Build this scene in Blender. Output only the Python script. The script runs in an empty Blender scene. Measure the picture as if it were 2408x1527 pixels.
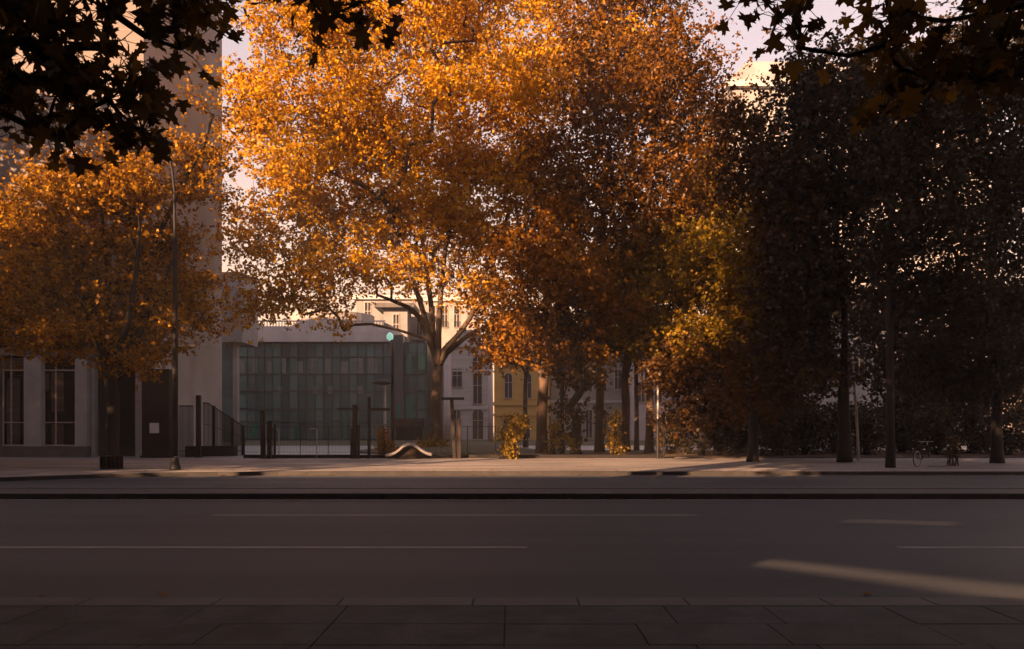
import bpy, math, random
import numpy as np
from mathutils import Vector

# ---------------------------------------------------------------- camera, sky, sun, exposure
S = bpy.context.scene
COL = S.collection
FPX, CXP, HOR, CAMH = 1873.0, 1204.0, 1005.0, 1.65      # pixels of a 2408 px wide picture
cam_d = bpy.data.cameras.new("camera")
cam = bpy.data.objects.new("camera", cam_d); COL.objects.link(cam)
cam.location = (0, 0, CAMH); cam.rotation_euler = (math.radians(90), 0, 0)
cam_d.sensor_width = 36; cam_d.lens = 28; cam_d.shift_y = (HOR - 763.5) / 2408
cam_d.clip_end = 3000; cam_d.clip_start = 0.05
S.camera = cam

SUN_EL = math.radians(16.0)
SUN_AZ = (-0.60, -0.80)                                  # horizontal direction towards the sun
W = bpy.data.worlds.new("World"); S.world = W; W.use_nodes = True
nt = W.node_tree; bg = nt.nodes["Background"]
sky = nt.nodes.new("ShaderNodeTexSky"); sky.sky_type = 'NISHITA'; sky.sun_disc = False
sky.sun_elevation = SUN_EL; sky.sun_rotation = math.atan2(SUN_AZ[0], SUN_AZ[1])
sky.dust_density = 0.2; sky.air_density = 2.7; sky.ozone_density = 0.2
tint = nt.nodes.new("ShaderNodeMix"); tint.data_type = 'RGBA'; tint.blend_type = 'MULTIPLY'
tint.inputs[0].default_value = 1.0; tint.inputs[7].default_value = (1.0, 0.78, 1.2, 1)
veil = nt.nodes.new("ShaderNodeMix"); veil.data_type = 'RGBA'; veil.inputs[0].default_value = 0.5     # thin high cloud, even and pale
veil.inputs[7].default_value = (3.75, 2.85, 2.75, 1)
nt.links.new(sky.outputs[0], tint.inputs[6]); nt.links.new(tint.outputs[2], veil.inputs[6]); nt.links.new(veil.outputs[2], bg.inputs[0])
bg.inputs[1].default_value = 0.047
sun_d = bpy.data.lights.new("sun", 'SUN'); sun = bpy.data.objects.new("sun", sun_d); COL.objects.link(sun)
sun_d.energy = 5.0; sun_d.angle = math.radians(0.4); sun_d.color = (1.0, 0.57, 0.31)
ce = math.cos(SUN_EL)
sun.rotation_euler = Vector((-SUN_AZ[0]*ce, -SUN_AZ[1]*ce, -math.sin(SUN_EL))).to_track_quat('-Z', 'Y').to_euler()
sun.location = (-40, -40, 60)
vs = S.view_settings
vs.view_transform = 'Standard'; vs.look = 'None'; vs.gamma = 1; vs.exposure = 2.3; vs.use_curve_mapping = False
S.cycles.max_bounces = 6; S.cycles.transparent_max_bounces = 6

# ---------------------------------------------------------------- helpers
GZ = 0.12                                                # level of the pavements above the road
def X(px, d): return (px - CXP) / FPX * d
def Z(py, d): return CAMH - (py - HOR) / FPX * d
def D(py, z=GZ): return (CAMH - z) * FPX / (py - HOR)

def new_mat(name):
    m = bpy.data.materials.new(name); m.use_nodes = True
    n = m.node_tree.nodes; n.clear()
    o = n.new("ShaderNodeOutputMaterial")
    return m, n, m.node_tree.links, o

def surface(name, c1, c2=None, rough=0.7, scale=3.0, detail=6, stretch=(1, 1, 1), bump=0.0, bscale=40.0, island=0.0, metallic=0.0,
            spec=0.4, stain=None, lo=0.35, hi=0.65, grain=None):
    """two-colour noise surface with optional bump, per-piece variation and dark stains"""
    m, n, L, o = new_mat(name)
    b = n.new("ShaderNodeBsdfPrincipled"); L.new(b.outputs[0], o.inputs[0])
    b.inputs["Roughness"].default_value = rough; b.inputs["Metallic"].default_value = metallic
    b.inputs["Specular IOR Level"].default_value = spec
    tc = n.new("ShaderNodeTexCoord"); mp = n.new("ShaderNodeMapping"); mp.inputs["Scale"].default_value = stretch
    L.new(tc.outputs["Object"], mp.inputs[0])
    nz = n.new("ShaderNodeTexNoise"); nz.inputs["Scale"].default_value = scale; nz.inputs["Detail"].default_value = detail
    L.new(mp.outputs[0], nz.inputs["Vector"])
    r = n.new("ShaderNodeValToRGB"); r.color_ramp.elements[0].position = lo; r.color_ramp.elements[1].position = hi
    c2 = c2 or tuple(v * 0.8 for v in c1)
    r.color_ramp.elements[0].color = (*c2, 1); r.color_ramp.elements[1].color = (*c1, 1)
    L.new(nz.outputs[0], r.inputs[0]); out = r.outputs[0]
    if stain:
        ns = n.new("ShaderNodeTexNoise"); ns.inputs["Scale"].default_value = stain[0]; ns.inputs["Detail"].default_value = 8
        mp2 = n.new("ShaderNodeMapping"); mp2.inputs["Scale"].default_value = stain[1]; L.new(tc.outputs["Object"], mp2.inputs[0])
        L.new(mp2.outputs[0], ns.inputs["Vector"])
        rs = n.new("ShaderNodeValToRGB"); rs.color_ramp.elements[0].position = 0.40; rs.color_ramp.elements[1].position = 0.56
        rs.color_ramp.elements[0].color = (stain[2],) * 3 + (1,); rs.color_ramp.elements[1].color = (1, 1, 1, 1)
        L.new(ns.outputs[0], rs.inputs[0])
        mx = n.new("ShaderNodeMix"); mx.data_type = 'RGBA'; mx.blend_type = 'MULTIPLY'; mx.inputs[0].default_value = 1
        L.new(out, mx.inputs[6]); L.new(rs.outputs[0], mx.inputs[7]); out = mx.outputs[2]
    if grain:
        ng = n.new("ShaderNodeTexNoise"); ng.inputs["Scale"].default_value = grain[0]; ng.inputs["Detail"].default_value = 3
        L.new(tc.outputs["Object"], ng.inputs["Vector"])
        mg = n.new("ShaderNodeMapRange"); mg.inputs[1].default_value = 0.3; mg.inputs[2].default_value = 0.7
        mg.inputs[3].default_value = 1-grain[1]; mg.inputs[4].default_value = 1+grain[1]; L.new(ng.outputs[0], mg.inputs[0])
        hg = n.new("ShaderNodeHueSaturation"); L.new(mg.outputs[0], hg.inputs["Value"]); L.new(out, hg.inputs["Color"]); out = hg.outputs[0]
    if island:
        g = n.new("ShaderNodeNewGeometry"); mr = n.new("ShaderNodeMapRange")
        mr.inputs[3].default_value = 1 - island; mr.inputs[4].default_value = 1 + island
        L.new(g.outputs["Random Per Island"], mr.inputs[0])
        hv = n.new("ShaderNodeHueSaturation"); L.new(mr.outputs[0], hv.inputs["Value"]); L.new(out, hv.inputs["Color"]); out = hv.outputs[0]
    L.new(out, b.inputs["Base Color"])
    if bump:
        nb = n.new("ShaderNodeTexNoise"); nb.inputs["Scale"].default_value = bscale; nb.inputs["Detail"].default_value = 5
        L.new(tc.outputs["Object"], nb.inputs["Vector"])
        bp = n.new("ShaderNodeBump"); bp.inputs["Strength"].default_value = bump; bp.inputs["Distance"].default_value = 0.02
        L.new(nb.outputs[0], bp.inputs["Height"]); L.new(bp.outputs[0], b.inputs["Normal"])
    return m

def leaf_mat(name, cols, trans=0.35, gloss=0.04, rough=0.4):
    m, n, L, o = new_mat(name)
    g = n.new("ShaderNodeNewGeometry"); tc = n.new("ShaderNodeTexCoord")
    nz = n.new("ShaderNodeTexNoise"); nz.inputs["Scale"].default_value = 0.22; nz.inputs["Detail"].default_value = 3
    L.new(tc.outputs["Object"], nz.inputs["Vector"])
    ad = n.new("ShaderNodeMath"); ad.operation = 'MULTIPLY_ADD'; ad.inputs[1].default_value = 0.45
    L.new(g.outputs["Random Per Island"], ad.inputs[0])
    sc = n.new("ShaderNodeMath"); sc.operation = 'MULTIPLY'; sc.inputs[1].default_value = 0.6
    L.new(nz.outputs[0], sc.inputs[0]); L.new(sc.outputs[0], ad.inputs[2])
    r = n.new("ShaderNodeValToRGB"); el = r.color_ramp.elements
    while len(el) < len(cols): el.new(0.5)
    for i, c in enumerate(cols):
        el[i].position = 0.18 + 0.62 * i / max(1, len(cols) - 1); el[i].color = (*c, 1)
    L.new(ad.outputs[0], r.inputs[0])
    df = n.new("ShaderNodeBsdfDiffuse"); tr = n.new("ShaderNodeBsdfTranslucent"); gl = n.new("ShaderNodeBsdfGlossy")
    gl.inputs["Roughness"].default_value = rough
    L.new(r.outputs[0], df.inputs[0]); L.new(r.outputs[0], tr.inputs[0])
    m1 = n.new("ShaderNodeMixShader"); m1.inputs[0].default_value = trans
    L.new(df.outputs[0], m1.inputs[1]); L.new(tr.outputs[0], m1.inputs[2])
    m2 = n.new("ShaderNodeMixShader"); m2.inputs[0].default_value = gloss
    L.new(m1.outputs[0], m2.inputs[1]); L.new(gl.outputs[0], m2.inputs[2]); L.new(m2.outputs[0], o.inputs[0])
    return m

def tag(o, label=None, cat=None, group=None, kind=None):
    if label: o["label"] = label
    if cat: o["category"] = cat
    if group: o["group"] = group
    if kind: o["kind"] = kind
    return o

def thing(name, label, cat, loc=(0, 0, 0), group=None, rz=0.0):
    o = bpy.data.objects.new(name, None); COL.objects.link(o)
    o.location = loc; o.rotation_euler = (0, 0, rz); o.empty_display_size = 0.2
    return tag(o, label, cat, group)

class MB:
    """collects shapes and links them as one mesh object"""
    def __init__(s): s.v = []; s.f = []
    def add(s, vs_, fs):
        k = len(s.v); s.v.extend([tuple(p) for p in vs_]); s.f.extend([tuple(i + k for i in q) for q in fs]); return s
    def box(s, x0, x1, y0, y1, z0, z1):
        return s.add([(x0,y0,z0),(x1,y0,z0),(x1,y1,z0),(x0,y1,z0),(x0,y0,z1),(x1,y0,z1),(x1,y1,z1),(x0,y1,z1)],
                     [(0,3,2,1),(4,5,6,7),(0,1,5,4),(1,2,6,5),(2,3,7,6),(3,0,4,7)])
    def sheet(s, x0, x1, y0, y1, z):
        return s.add([(x0,y0,z),(x1,y0,z),(x1,y1,z),(x0,y1,z)], [(0,1,2,3)])
    def tube(s, pts, rad, n=8, cap=True):
        P = [Vector(p) for p in pts]; vs_ = []; fs = []
        if not hasattr(rad, '__len__'): rad = [rad] * len(P)
        u = None
        for i, p in enumerate(P):
            t = (P[min(i+1, len(P)-1)] - P[max(i-1, 0)])
            t = t.normalized() if t.length > 1e-9 else Vector((0, 0, 1))
            if u is None:
                u = t.cross(Vector((0, 1, 0)) if abs(t.y) < 0.9 else Vector((1, 0, 0))).normalized()
            else:
                u = (u - t * u.dot(t)); u = u.normalized() if u.length > 1e-6 else t.orthogonal().normalized()
            w = t.cross(u)
            for k in range(n):
                a = 2 * math.pi * k / n
                vs_.append(p + (u * math.cos(a) + w * math.sin(a)) * rad[i])
        for i in range(len(P) - 1):
            for k in range(n):
                a = i*n + k; b = i*n + (k+1) % n
                fs.append((a, b, b + n, a + n))
        if cap:
            fs.append(tuple(range(n))[::-1]); fs.append(tuple(range((len(P)-1)*n, len(P)*n)))
        return s.add(vs_, fs)
    def lathe(s, prof, c=(0, 0, 0), n=16):
        vs_ = []; fs = []
        for r, z in prof:
            for k in range(n):
                a = 2*math.pi*k/n; vs_.append((c[0]+r*math.cos(a), c[1]+r*math.sin(a), c[2]+z))
        for i in range(len(prof)-1):
            for k in range(n):
                a = i*n+k; b = i*n+(k+1) % n; fs.append((a, b, b+n, a+n))
        fs.append(tuple(range(n))[::-1]); fs.append(tuple(range((len(prof)-1)*n, len(prof)*n)))
        return s.add(vs_, fs)
    def prism(s, poly, y0, y1):
        """poly of (x,z), extruded along y"""
        n = len(poly)
        vs_ = [(x, y0, z) for x, z in poly] + [(x, y1, z) for x, z in poly]
        fs = [tuple(range(n)), tuple(range(2*n-1, n-1, -1))]
        for i in range(n):
            j = (i+1) % n; fs.append((i, i+n, j+n, j))
        return s.add(vs_, fs)
    def slab(s, poly, z0, z1):
        """poly of (x,y) counter-clockwise, extruded along z"""
        n = len(poly)
        vs_ = [(x, y, z0) for x, y in poly] + [(x, y, z1) for x, y in poly]
        fs = [tuple(range(n))[::-1], tuple(range(n, 2*n))]
        for i in range(n):
            j = (i+1) % n; fs.append((i, j, j+n, i+n))
        return s.add(vs_, fs)
    def build(s, name, mat, parent=None, smooth=False, bevel=0.0):
        me = bpy.data.meshes.new(name); me.from_pydata(s.v, [], s.f); me.materials.append(mat); me.validate(); me.update()
        o = bpy.data.objects.new(name, me); COL.objects.link(o)
        if smooth: me.polygons.foreach_set("use_smooth", [True]*len(me.polygons))
        if parent: o.parent = parent
        if bevel:
            b = o.modifiers.new("bevel", 'BEVEL'); b.width = bevel; b.segments = 2; b.limit_method = 'ANGLE'
        return o

def structure(o): return tag(o, kind="structure")
def copy_tree(o, parent=None):
    c = o.copy(); COL.objects.link(c); c.parent = parent
    for ch in list(o.children): copy_tree(ch, c)
    return c

# ---------------------------------------------------------------- materials
M = {}
M['asphalt'] = surface('asphalt', (0.044, 0.047, 0.053), (0.033, 0.036, 0.041), rough=0.62, scale=0.5, stretch=(0.12, 1.3, 1), bump=0.5, bscale=160, spec=0.35, stain=(0.9, (0.09, 1.5, 1), 0.76), grain=(28, 0.2))
M['asphalt_far'] = surface('asphalt_far', (0.056, 0.060, 0.066), (0.038, 0.041, 0.047), rough=0.6, scale=0.5, stretch=(0.12, 1.6, 1), bump=0.4, bscale=120, spec=0.35)
M['flagstone'] = surface('flagstone', (0.055, 0.058, 0.060), (0.040, 0.043, 0.045), rough=0.75, scale=2.2, bump=0.45, bscale=90, island=0.09, stain=(3.0, (1, 1, 1), 0.72), spec=0.3, grain=(45, 0.2))
M['joint'] = surface('joint', (0.045, 0.042, 0.04), rough=0.9)
M['kerbstone'] = surface('kerbstone', (0.095, 0.093, 0.09), (0.07, 0.068, 0.066), rough=0.75, scale=3, bump=0.3, bscale=70, island=0.08)
M['far_paving'] = surface('far_paving', (0.275, 0.24, 0.215), (0.15, 0.134, 0.123), rough=0.7, scale=0.8, stretch=(0.25, 1.2, 1), bump=0.3, bscale=50, stain=(0.4, (0.3, 1, 1), 0.75))
M['far_kerb'] = surface('far_kerb', (0.11, 0.10, 0.095), (0.07, 0.064, 0.06), rough=0.7, scale=2, island=0.1)
M['dark_kerb'] = surface('dark_kerb', (0.030, 0.026, 0.024), (0.018, 0.016, 0.015), rough=0.8, scale=2, island=0.2)
M['kerb_edge'] = surface('kerb_edge', (0.17, 0.165, 0.16), (0.09, 0.087, 0.085), rough=0.8, scale=1.5, detail=8)
M['line_paint'] = surface('line_paint', (0.24, 0.225, 0.22), (0.10, 0.095, 0.095), rough=0.6, scale=2.5, stretch=(0.6, 4, 1), detail=10)
M['plaza'] = surface('plaza', (0.24, 0.25, 0.27), (0.12, 0.13, 0.145), rough=0.38, scale=0.6, stretch=(0.15, 1.3, 1), spec=0.5)
M['lawn'] = surface('lawn', (0.055, 0.055, 0.018), (0.03, 0.026, 0.012), rough=0.9, scale=3, bump=1.0, bscale=12)
M['soil'] = surface('soil', (0.06, 0.042, 0.03), (0.035, 0.025, 0.018), rough=0.95, scale=5, bump=0.8, bscale=10)
M['ground'] = surface('ground', (0.09, 0.08, 0.07), (0.06, 0.055, 0.05), rough=0.9, scale=0.1)
M['stone'] = surface('stone', (0.36, 0.355, 0.36), (0.30, 0.295, 0.30), rough=0.85, scale=0.6, bump=0.25, bscale=25, stain=(0.35, (1, 1, 0.25), 0.86))
M['dimmed_stone'] = surface('dimmed_stone', (0.175, 0.15, 0.142), (0.14, 0.12, 0.114), rough=0.85, scale=0.6, bump=0.25, bscale=25, stain=(0.3, (1, 1, 0.3), 0.8))  # same wall stone, colour darkened to hold down the direct sun
M['stone_lower'] = surface('stone_lower', (0.30, 0.30, 0.305), (0.24, 0.24, 0.245), rough=0.8, scale=1.5, bump=0.2, bscale=30)
M['plinth'] = surface('plinth', (0.11, 0.10, 0.095), (0.075, 0.068, 0.065), rough=0.8, scale=2, bump=0.3)
M['dark_steel'] = surface('dark_steel', (0.014, 0.011, 0.010), (0.009, 0.007, 0.007), rough=0.6, scale=4, spec=0.2)
M['rust_steel'] = surface('rust_steel', (0.028, 0.015, 0.010), (0.014, 0.009, 0.007), rough=0.7, scale=2, spec=0.2)
M['pole'] = surface('pole', (0.016, 0.014, 0.014), (0.010, 0.009, 0.009), rough=0.6, scale=3, spec=0.2)
M['pale_metal'] = surface('pale_metal', (0.42, 0.38, 0.35), (0.3, 0.27, 0.25), rough=0.5, scale=3)
M['dark_glass'] = surface('dark_glass', (0.016, 0.014, 0.014), (0.010, 0.009, 0.009), rough=0.06, scale=0.8, spec=0.6, island=0.3)
M['window_glass'] = surface('window_glass', (0.028, 0.032, 0.035), (0.016, 0.018, 0.02), rough=0.08, scale=0.7, spec=0.6, island=0.3)
M['blind'] = surface('blind', (0.17, 0.14, 0.12), (0.11, 0.09, 0.08), rough=0.8, scale=1.2, stretch=(0.3, 1, 9))
M['frame_light'] = surface('frame_light', (0.36, 0.30, 0.27), rough=0.6)
M['paper'] = surface('paper', (0.55, 0.56, 0.58), (0.42, 0.43, 0.45), rough=0.7, scale=3, stretch=(0.5, 1, 3))
M['teal_glass'] = surface('teal_glass', (0.085, 0.155, 0.16), (0.045, 0.085, 0.09), rough=0.10, scale=0.25, spec=0.6, island=0.4)
M['green_glass'] = surface('green_glass', (0.03, 0.16, 0.12), (0.015, 0.08, 0.06), rough=0.15, scale=0.4, spec=0.6)
M['teal_blind'] = surface('teal_blind', (0.15, 0.165, 0.16), (0.10, 0.115, 0.115), rough=0.6, scale=1.5)
M['mullion'] = surface('mullion', (0.05, 0.06, 0.06), rough=0.5)
M['concrete_warm'] = surface('concrete_warm', (0.25, 0.245, 0.25), (0.20, 0.195, 0.20), rough=0.8, scale=0.5, stain=(0.5, (1, 1, 0.3), 0.85))
M['band_concrete'] = surface('band_concrete', (0.46, 0.44, 0.43), (0.38, 0.365, 0.36), rough=0.8, scale=0.5, stain=(0.5, (1, 1, 0.3), 0.85))
M['stucco'] = surface('stucco', (0.19, 0.18, 0.18), (0.15, 0.143, 0.143), rough=0.85, scale=0.5, stain=(0.5, (1, 1, 0.3), 0.85))
M['concrete_grey'] = surface('concrete_grey', (0.30, 0.275, 0.265), (0.23, 0.21, 0.205), rough=0.8, scale=0.4, stain=(0.5, (1, 1, 0.25), 0.8))
M['white_stone'] = surface('white_stone', (0.38, 0.375, 0.375), (0.30, 0.295, 0.295), rough=0.8, scale=1.0, stretch=(0.2, 1, 3))
M['ochre'] = surface('ochre', (0.42, 0.27, 0.075), (0.34, 0.21, 0.06), rough=0.85, scale=0.7, stretch=(0.3, 1, 2))
M['grey_stone'] = surface('grey_stone', (0.25, 0.225, 0.205), (0.18, 0.16, 0.15), rough=0.85, scale=0.8)
M['roof_dark'] = surface('roof_dark', (0.06, 0.052, 0.05), (0.04, 0.036, 0.035), rough=0.6, scale=2)
M['lilac'] = surface('lilac', (0.36, 0.32, 0.33), (0.30, 0.265, 0.275), rough=0.6, scale=0.8)
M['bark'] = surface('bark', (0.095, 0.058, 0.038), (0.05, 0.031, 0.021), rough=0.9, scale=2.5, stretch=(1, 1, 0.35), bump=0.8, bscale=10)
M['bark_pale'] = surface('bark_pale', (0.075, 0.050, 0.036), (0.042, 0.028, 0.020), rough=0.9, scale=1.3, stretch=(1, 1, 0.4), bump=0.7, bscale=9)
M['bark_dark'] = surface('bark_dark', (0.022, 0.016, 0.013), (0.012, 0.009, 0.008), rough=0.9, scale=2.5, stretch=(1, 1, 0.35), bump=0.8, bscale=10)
M['leaf_gold'] = leaf_mat('leaf_gold', [(0.16, 0.065, 0.006), (0.36, 0.15, 0.006), (0.62, 0.33, 0.008), (0.52, 0.28, 0.010), (0.18, 0.11, 0.010)], 0.45, 0.006)
M['leaf_street'] = leaf_mat('leaf_street', [(0.05, 0.021, 0.006), (0.15, 0.056, 0.006), (0.48, 0.23, 0.008), (0.26, 0.12, 0.008), (0.09, 0.05, 0.008)], 0.4, 0.008)
M['leaf_amber'] = leaf_mat('leaf_amber', [(0.08, 0.030, 0.006), (0.20, 0.075, 0.007), (0.32, 0.14, 0.008), (0.15, 0.08, 0.010)], 0.4, 0.01)
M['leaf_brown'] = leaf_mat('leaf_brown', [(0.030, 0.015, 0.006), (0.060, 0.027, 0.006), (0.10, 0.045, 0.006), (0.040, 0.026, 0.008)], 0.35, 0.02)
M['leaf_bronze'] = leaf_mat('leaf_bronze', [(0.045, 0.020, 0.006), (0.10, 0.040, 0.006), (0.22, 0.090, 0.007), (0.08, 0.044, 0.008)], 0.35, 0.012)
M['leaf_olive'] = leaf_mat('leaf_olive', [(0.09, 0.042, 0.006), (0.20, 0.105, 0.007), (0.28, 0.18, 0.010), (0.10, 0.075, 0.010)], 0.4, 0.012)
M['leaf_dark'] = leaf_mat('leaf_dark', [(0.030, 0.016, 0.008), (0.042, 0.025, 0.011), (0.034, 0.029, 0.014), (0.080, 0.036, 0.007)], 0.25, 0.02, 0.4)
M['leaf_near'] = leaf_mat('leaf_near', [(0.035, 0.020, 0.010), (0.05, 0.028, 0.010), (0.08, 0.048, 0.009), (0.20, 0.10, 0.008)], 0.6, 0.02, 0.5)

# ---------------------------------------------------------------- foliage
LEAF_FAR = np.array([(0,0,0),(.46,.22,.05),(.30,.62,.02),(0,1.0,-.08),(-.30,.62,.02),(-.46,.22,.05)])
_h = [(.10,-.05),(.40,-.12),(.34,.06),(.30,.15),(.46,.17),(.64,.28),(.50,.34),(.56,.50),(.36,.45),(.22,.46),(.21,.64),(.26,.74),(.10,.80)]
LEAF_NEAR = np.array([(0,0,0)] + [(a,b,.10*a) for a,b in _h] + [(0,1.02,-.10)] + [(-a,b,.10*a) for a,b in reversed(_h)])

def leaf_mesh(name, pos, size, tmpl, rng, up=0.25, hang=0.0):
    n, k = len(pos), len(tmpl)
    nrm = rng.normal(size=(n, 3)); nrm[:, 2] += up*2; nrm /= np.linalg.norm(nrm, axis=1)[:, None]
    ax = rng.normal(size=(n, 3)); ax[:, 2] -= hang*3
    ax -= nrm * np.sum(ax*nrm, axis=1)[:, None]; ax /= np.linalg.norm(ax, axis=1)[:, None] + 1e-9
    sd = np.cross(ax, nrm)
    sz = size * rng.uniform(0.65, 1.25, n)
    V = pos[:, None, :] + sz[:, None, None]*(tmpl[None, :, 0, None]*sd[:, None, :] + (tmpl[None, :, 1, None]-0.3)*ax[:, None, :] + tmpl[None, :, 2, None]*nrm[:, None, :])
    me = bpy.data.meshes.new(name)
    me.vertices.add(n*k); me.vertices.foreach_set("co", V.reshape(-1).astype(np.float32))
    me.loops.add(n*k); me.loops.foreach_set("vertex_index", np.arange(n*k, dtype=np.int32))
    me.polygons.add(n); me.polygons.foreach_set("loop_start", np.arange(0, n*k, k, dtype=np.int32))
    me.polygons.foreach_set("loop_total", np.full(n, k, dtype=np.int32))
    me.update(calc_edges=True)
    return me

def lobes_px(lst, d, base):
    """(xc, yc, rx, ry[, y offset in m, depth radius in m]) in picture pixels -> local metres"""
    out = []
    for l in lst:
        xc, yc, rx, ry = l[:4]; oy = l[4] if len(l) > 4 else 0.0
        dd = d + oy
        c = np.array([X(xc, dd) - base[0], oy, Z(yc, dd) - base[2]])
        r = np.array([rx*dd/FPX, (l[5] if len(l) > 5 else rx*dd/FPX), ry*dd/FPX])
        out.append((c, r))
    return out

def make_tree(name, label, cat, base, fork_z, r0, lobes, ncl, lpc, leaf, bark, lmat, seed, limbs=(), group=None, spread=0.75, tmpl=LEAF_FAR,
              lean=(0, 0), twigs=False, up=0.25, hang=0.15, shell=0.55, flare=1.35, sides=7, clump=11, bough=1.35, spray=6):
    rng = np.random.default_rng(seed)
    root = thing(name, label, cat, base, group)
    f = np.array([lean[0], lean[1], fork_z])
    nodes = []; par = []; paths = []
    nt_ = 6
    for i in range(nt_ + 1):
        t = i/nt_; p = f*t; p = p + np.array([math.sin(t*5+seed)*0.10*r0*3*t, math.cos(t*4+seed)*0.1*r0*3*t, 0])
        nodes.append(p); par.append(i-1)
    fork_i = nt_
    trunk_path = list(range(nt_+1))
    wts = np.array([(r[0]*r[1]*r[2])**0.64 for c, r in lobes]); wts = wts/wts.sum()
    cl = []
    for i, (c, r) in enumerate(lobes):
        m = max(3, int(round(ncl*wts[i])))
        nb = max(2, int(round(m/clump)))
        q = rng.normal(size=(nb, 3)); q /= np.linalg.norm(q, axis=1)[:, None]
        q *= (rng.uniform(0, 1, nb)**shell)[:, None]
        bs = rng.uniform(0.6, 1.35, nb)*spread*bough
        w_ = bs**1.6; pick = rng.choice(nb, m, p=w_/w_.sum())
        cl.append(c + q[pick]*r + rng.normal(size=(m, 3))*bs[pick][:, None]*np.array([1, 1, 0.5]))
    cl = np.vstack(cl)
    for lim in limbs:
        prev = fork_i; path = [fork_i]
        for p in lim:
            nodes.append(np.array(p)); par.append(prev); prev = len(nodes)-1; path.append(prev)
        paths.append(path)
    if not limbs:
        top = max(c[2] + 0.3*r[2] for c, r in lobes); cc = sum(c*w for (c, r), w in zip(lobes, wts))
        prev = fork_i; path = [fork_i]
        for i in range(1, 6):
            t = i/5; p = f + (np.array([cc[0], cc[1], top]) - f)*t + rng.normal(size=3)*0.25
            nodes.append(p); par.append(prev); prev = len(nodes)-1; path.append(prev)
        paths.append(path)
    order = np.argsort(np.linalg.norm(cl - f, axis=1))
    buf = np.zeros((len(cl)*14 + len(nodes) + 50, 3)); nn = len(nodes); buf[:nn] = np.array(nodes)
    for ci in order:
        c = cl[ci]
        dv = buf[fork_i:nn] - c; cost = np.linalg.norm(dv, axis=1) + 0.35*np.maximum(0, dv[:, 2])*2
        j = fork_i + int(np.argmin(cost)); a = buf[j].copy(); L_ = np.linalg.norm(c-a)
        st = max(1, min(10, int(L_/(0.3 if twigs else 1.1)))); prev = j; path = [j]
        side = rng.normal(size=3)*(0.16 if twigs else 0.10)*L_
        for s_ in range(1, st+1):
            t = s_/st; p = a + (c-a)*t + side*math.sin(math.pi*t) + np.array([0, 0, -0.05*L_*math.sin(math.pi*t)])
            buf[nn] = p; nodes.append(p); par.append(prev); prev = nn; nn += 1; path.append(prev)
        paths.append(path)
    cnt = np.zeros(nn)
    for p in paths: cnt[p[-1]] += 1
    for i in range(nn-1, 0, -1):
        if par[i] >= 0: cnt[par[i]] += cnt[i]
    tot = cnt[fork_i]
    rad = np.maximum(0.011 if not twigs else 0.005, r0*0.92*(cnt/tot)**0.5)
    if twigs:
        rad[nt_+1:] = np.clip(rad[nt_+1:]*0.30, 0.005, 0.05)
    for p in paths[:len(limbs)]:
        for k_, i in enumerate(p[1:]):
            rad[i] = max(rad[i], r0*(0.58 - 0.40*k_/max(1, len(p)-2)))
    mb = MB()
    tr = []
    for i in trunk_path:
        t = i/nt_; tr.append(r0*(1.0 - 0.12*t) * (flare if i == 0 else (1.0 + (flare-1)*0.25 if i == 1 else 1)))
    mb.tube([nodes[i] for i in trunk_path], tr, 12)
    for p in paths:
        pts = [nodes[i] for i in p]
        rr = [min(rad[i], rad[p[1]]*1.15) if k == 0 else rad[i] for k, i in enumerate(p)]
        mb.tube(pts, rr, sides if rr[0] > 0.06 else 4, cap=False)
    k = lpc
    if twigs:
        pos = np.repeat(cl, k, axis=0) + rng.normal(size=(len(cl)*k, 3))*np.array([spread, spread, spread*0.75])
    else:                                                     # sprays of a few leaves each inside every cluster
        ns = max(1, k//spray)
        sc_ = np.repeat(cl, ns, axis=0) + rng.normal(size=(len(cl)*ns, 3))*np.array([spread, spread, spread*0.75])
        pos = np.repeat(sc_, spray, axis=0) + rng.normal(size=(len(cl)*ns*spray, 3))*leaf*0.62
    if twigs:
        for i in range(0, len(pos), 1):
            c = cl[i//k]; e = pos[i]; mid = (c+e)/2 + np.array([0, 0, 0.05])
            mb.tube([c, mid, e], [0.005, 0.004, 0.003], 3, cap=False)
    o = mb.build('trunk', bark, root, smooth=True)
    me = leaf_mesh('crown', pos, leaf, tmpl, rng, up, hang); me.materials.append(lmat)
    co = bpy.data.objects.new('crown', me); COL.objects.link(co); co.parent = root
    return root

def px_tree(name, label, px, d, base_z, fork_py, r0, lobes, ncl, lpc, leaf, bark, lmat, seed, limbs_px=(), cat='tree', **kw):
    base = (X(px, d), d, base_z)
    lb = lobes_px(lobes, d, base)
    lim = [[(X(a, d+o) - base[0], o, Z(b, d+o) - base[2]) for a, b, o in l] for l in limbs_px]
    return make_tree(name, label, cat, base, Z(fork_py, d) - base_z, r0, lb, ncl, lpc, leaf, bark, lmat, seed, limbs=lim, **kw)

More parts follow.
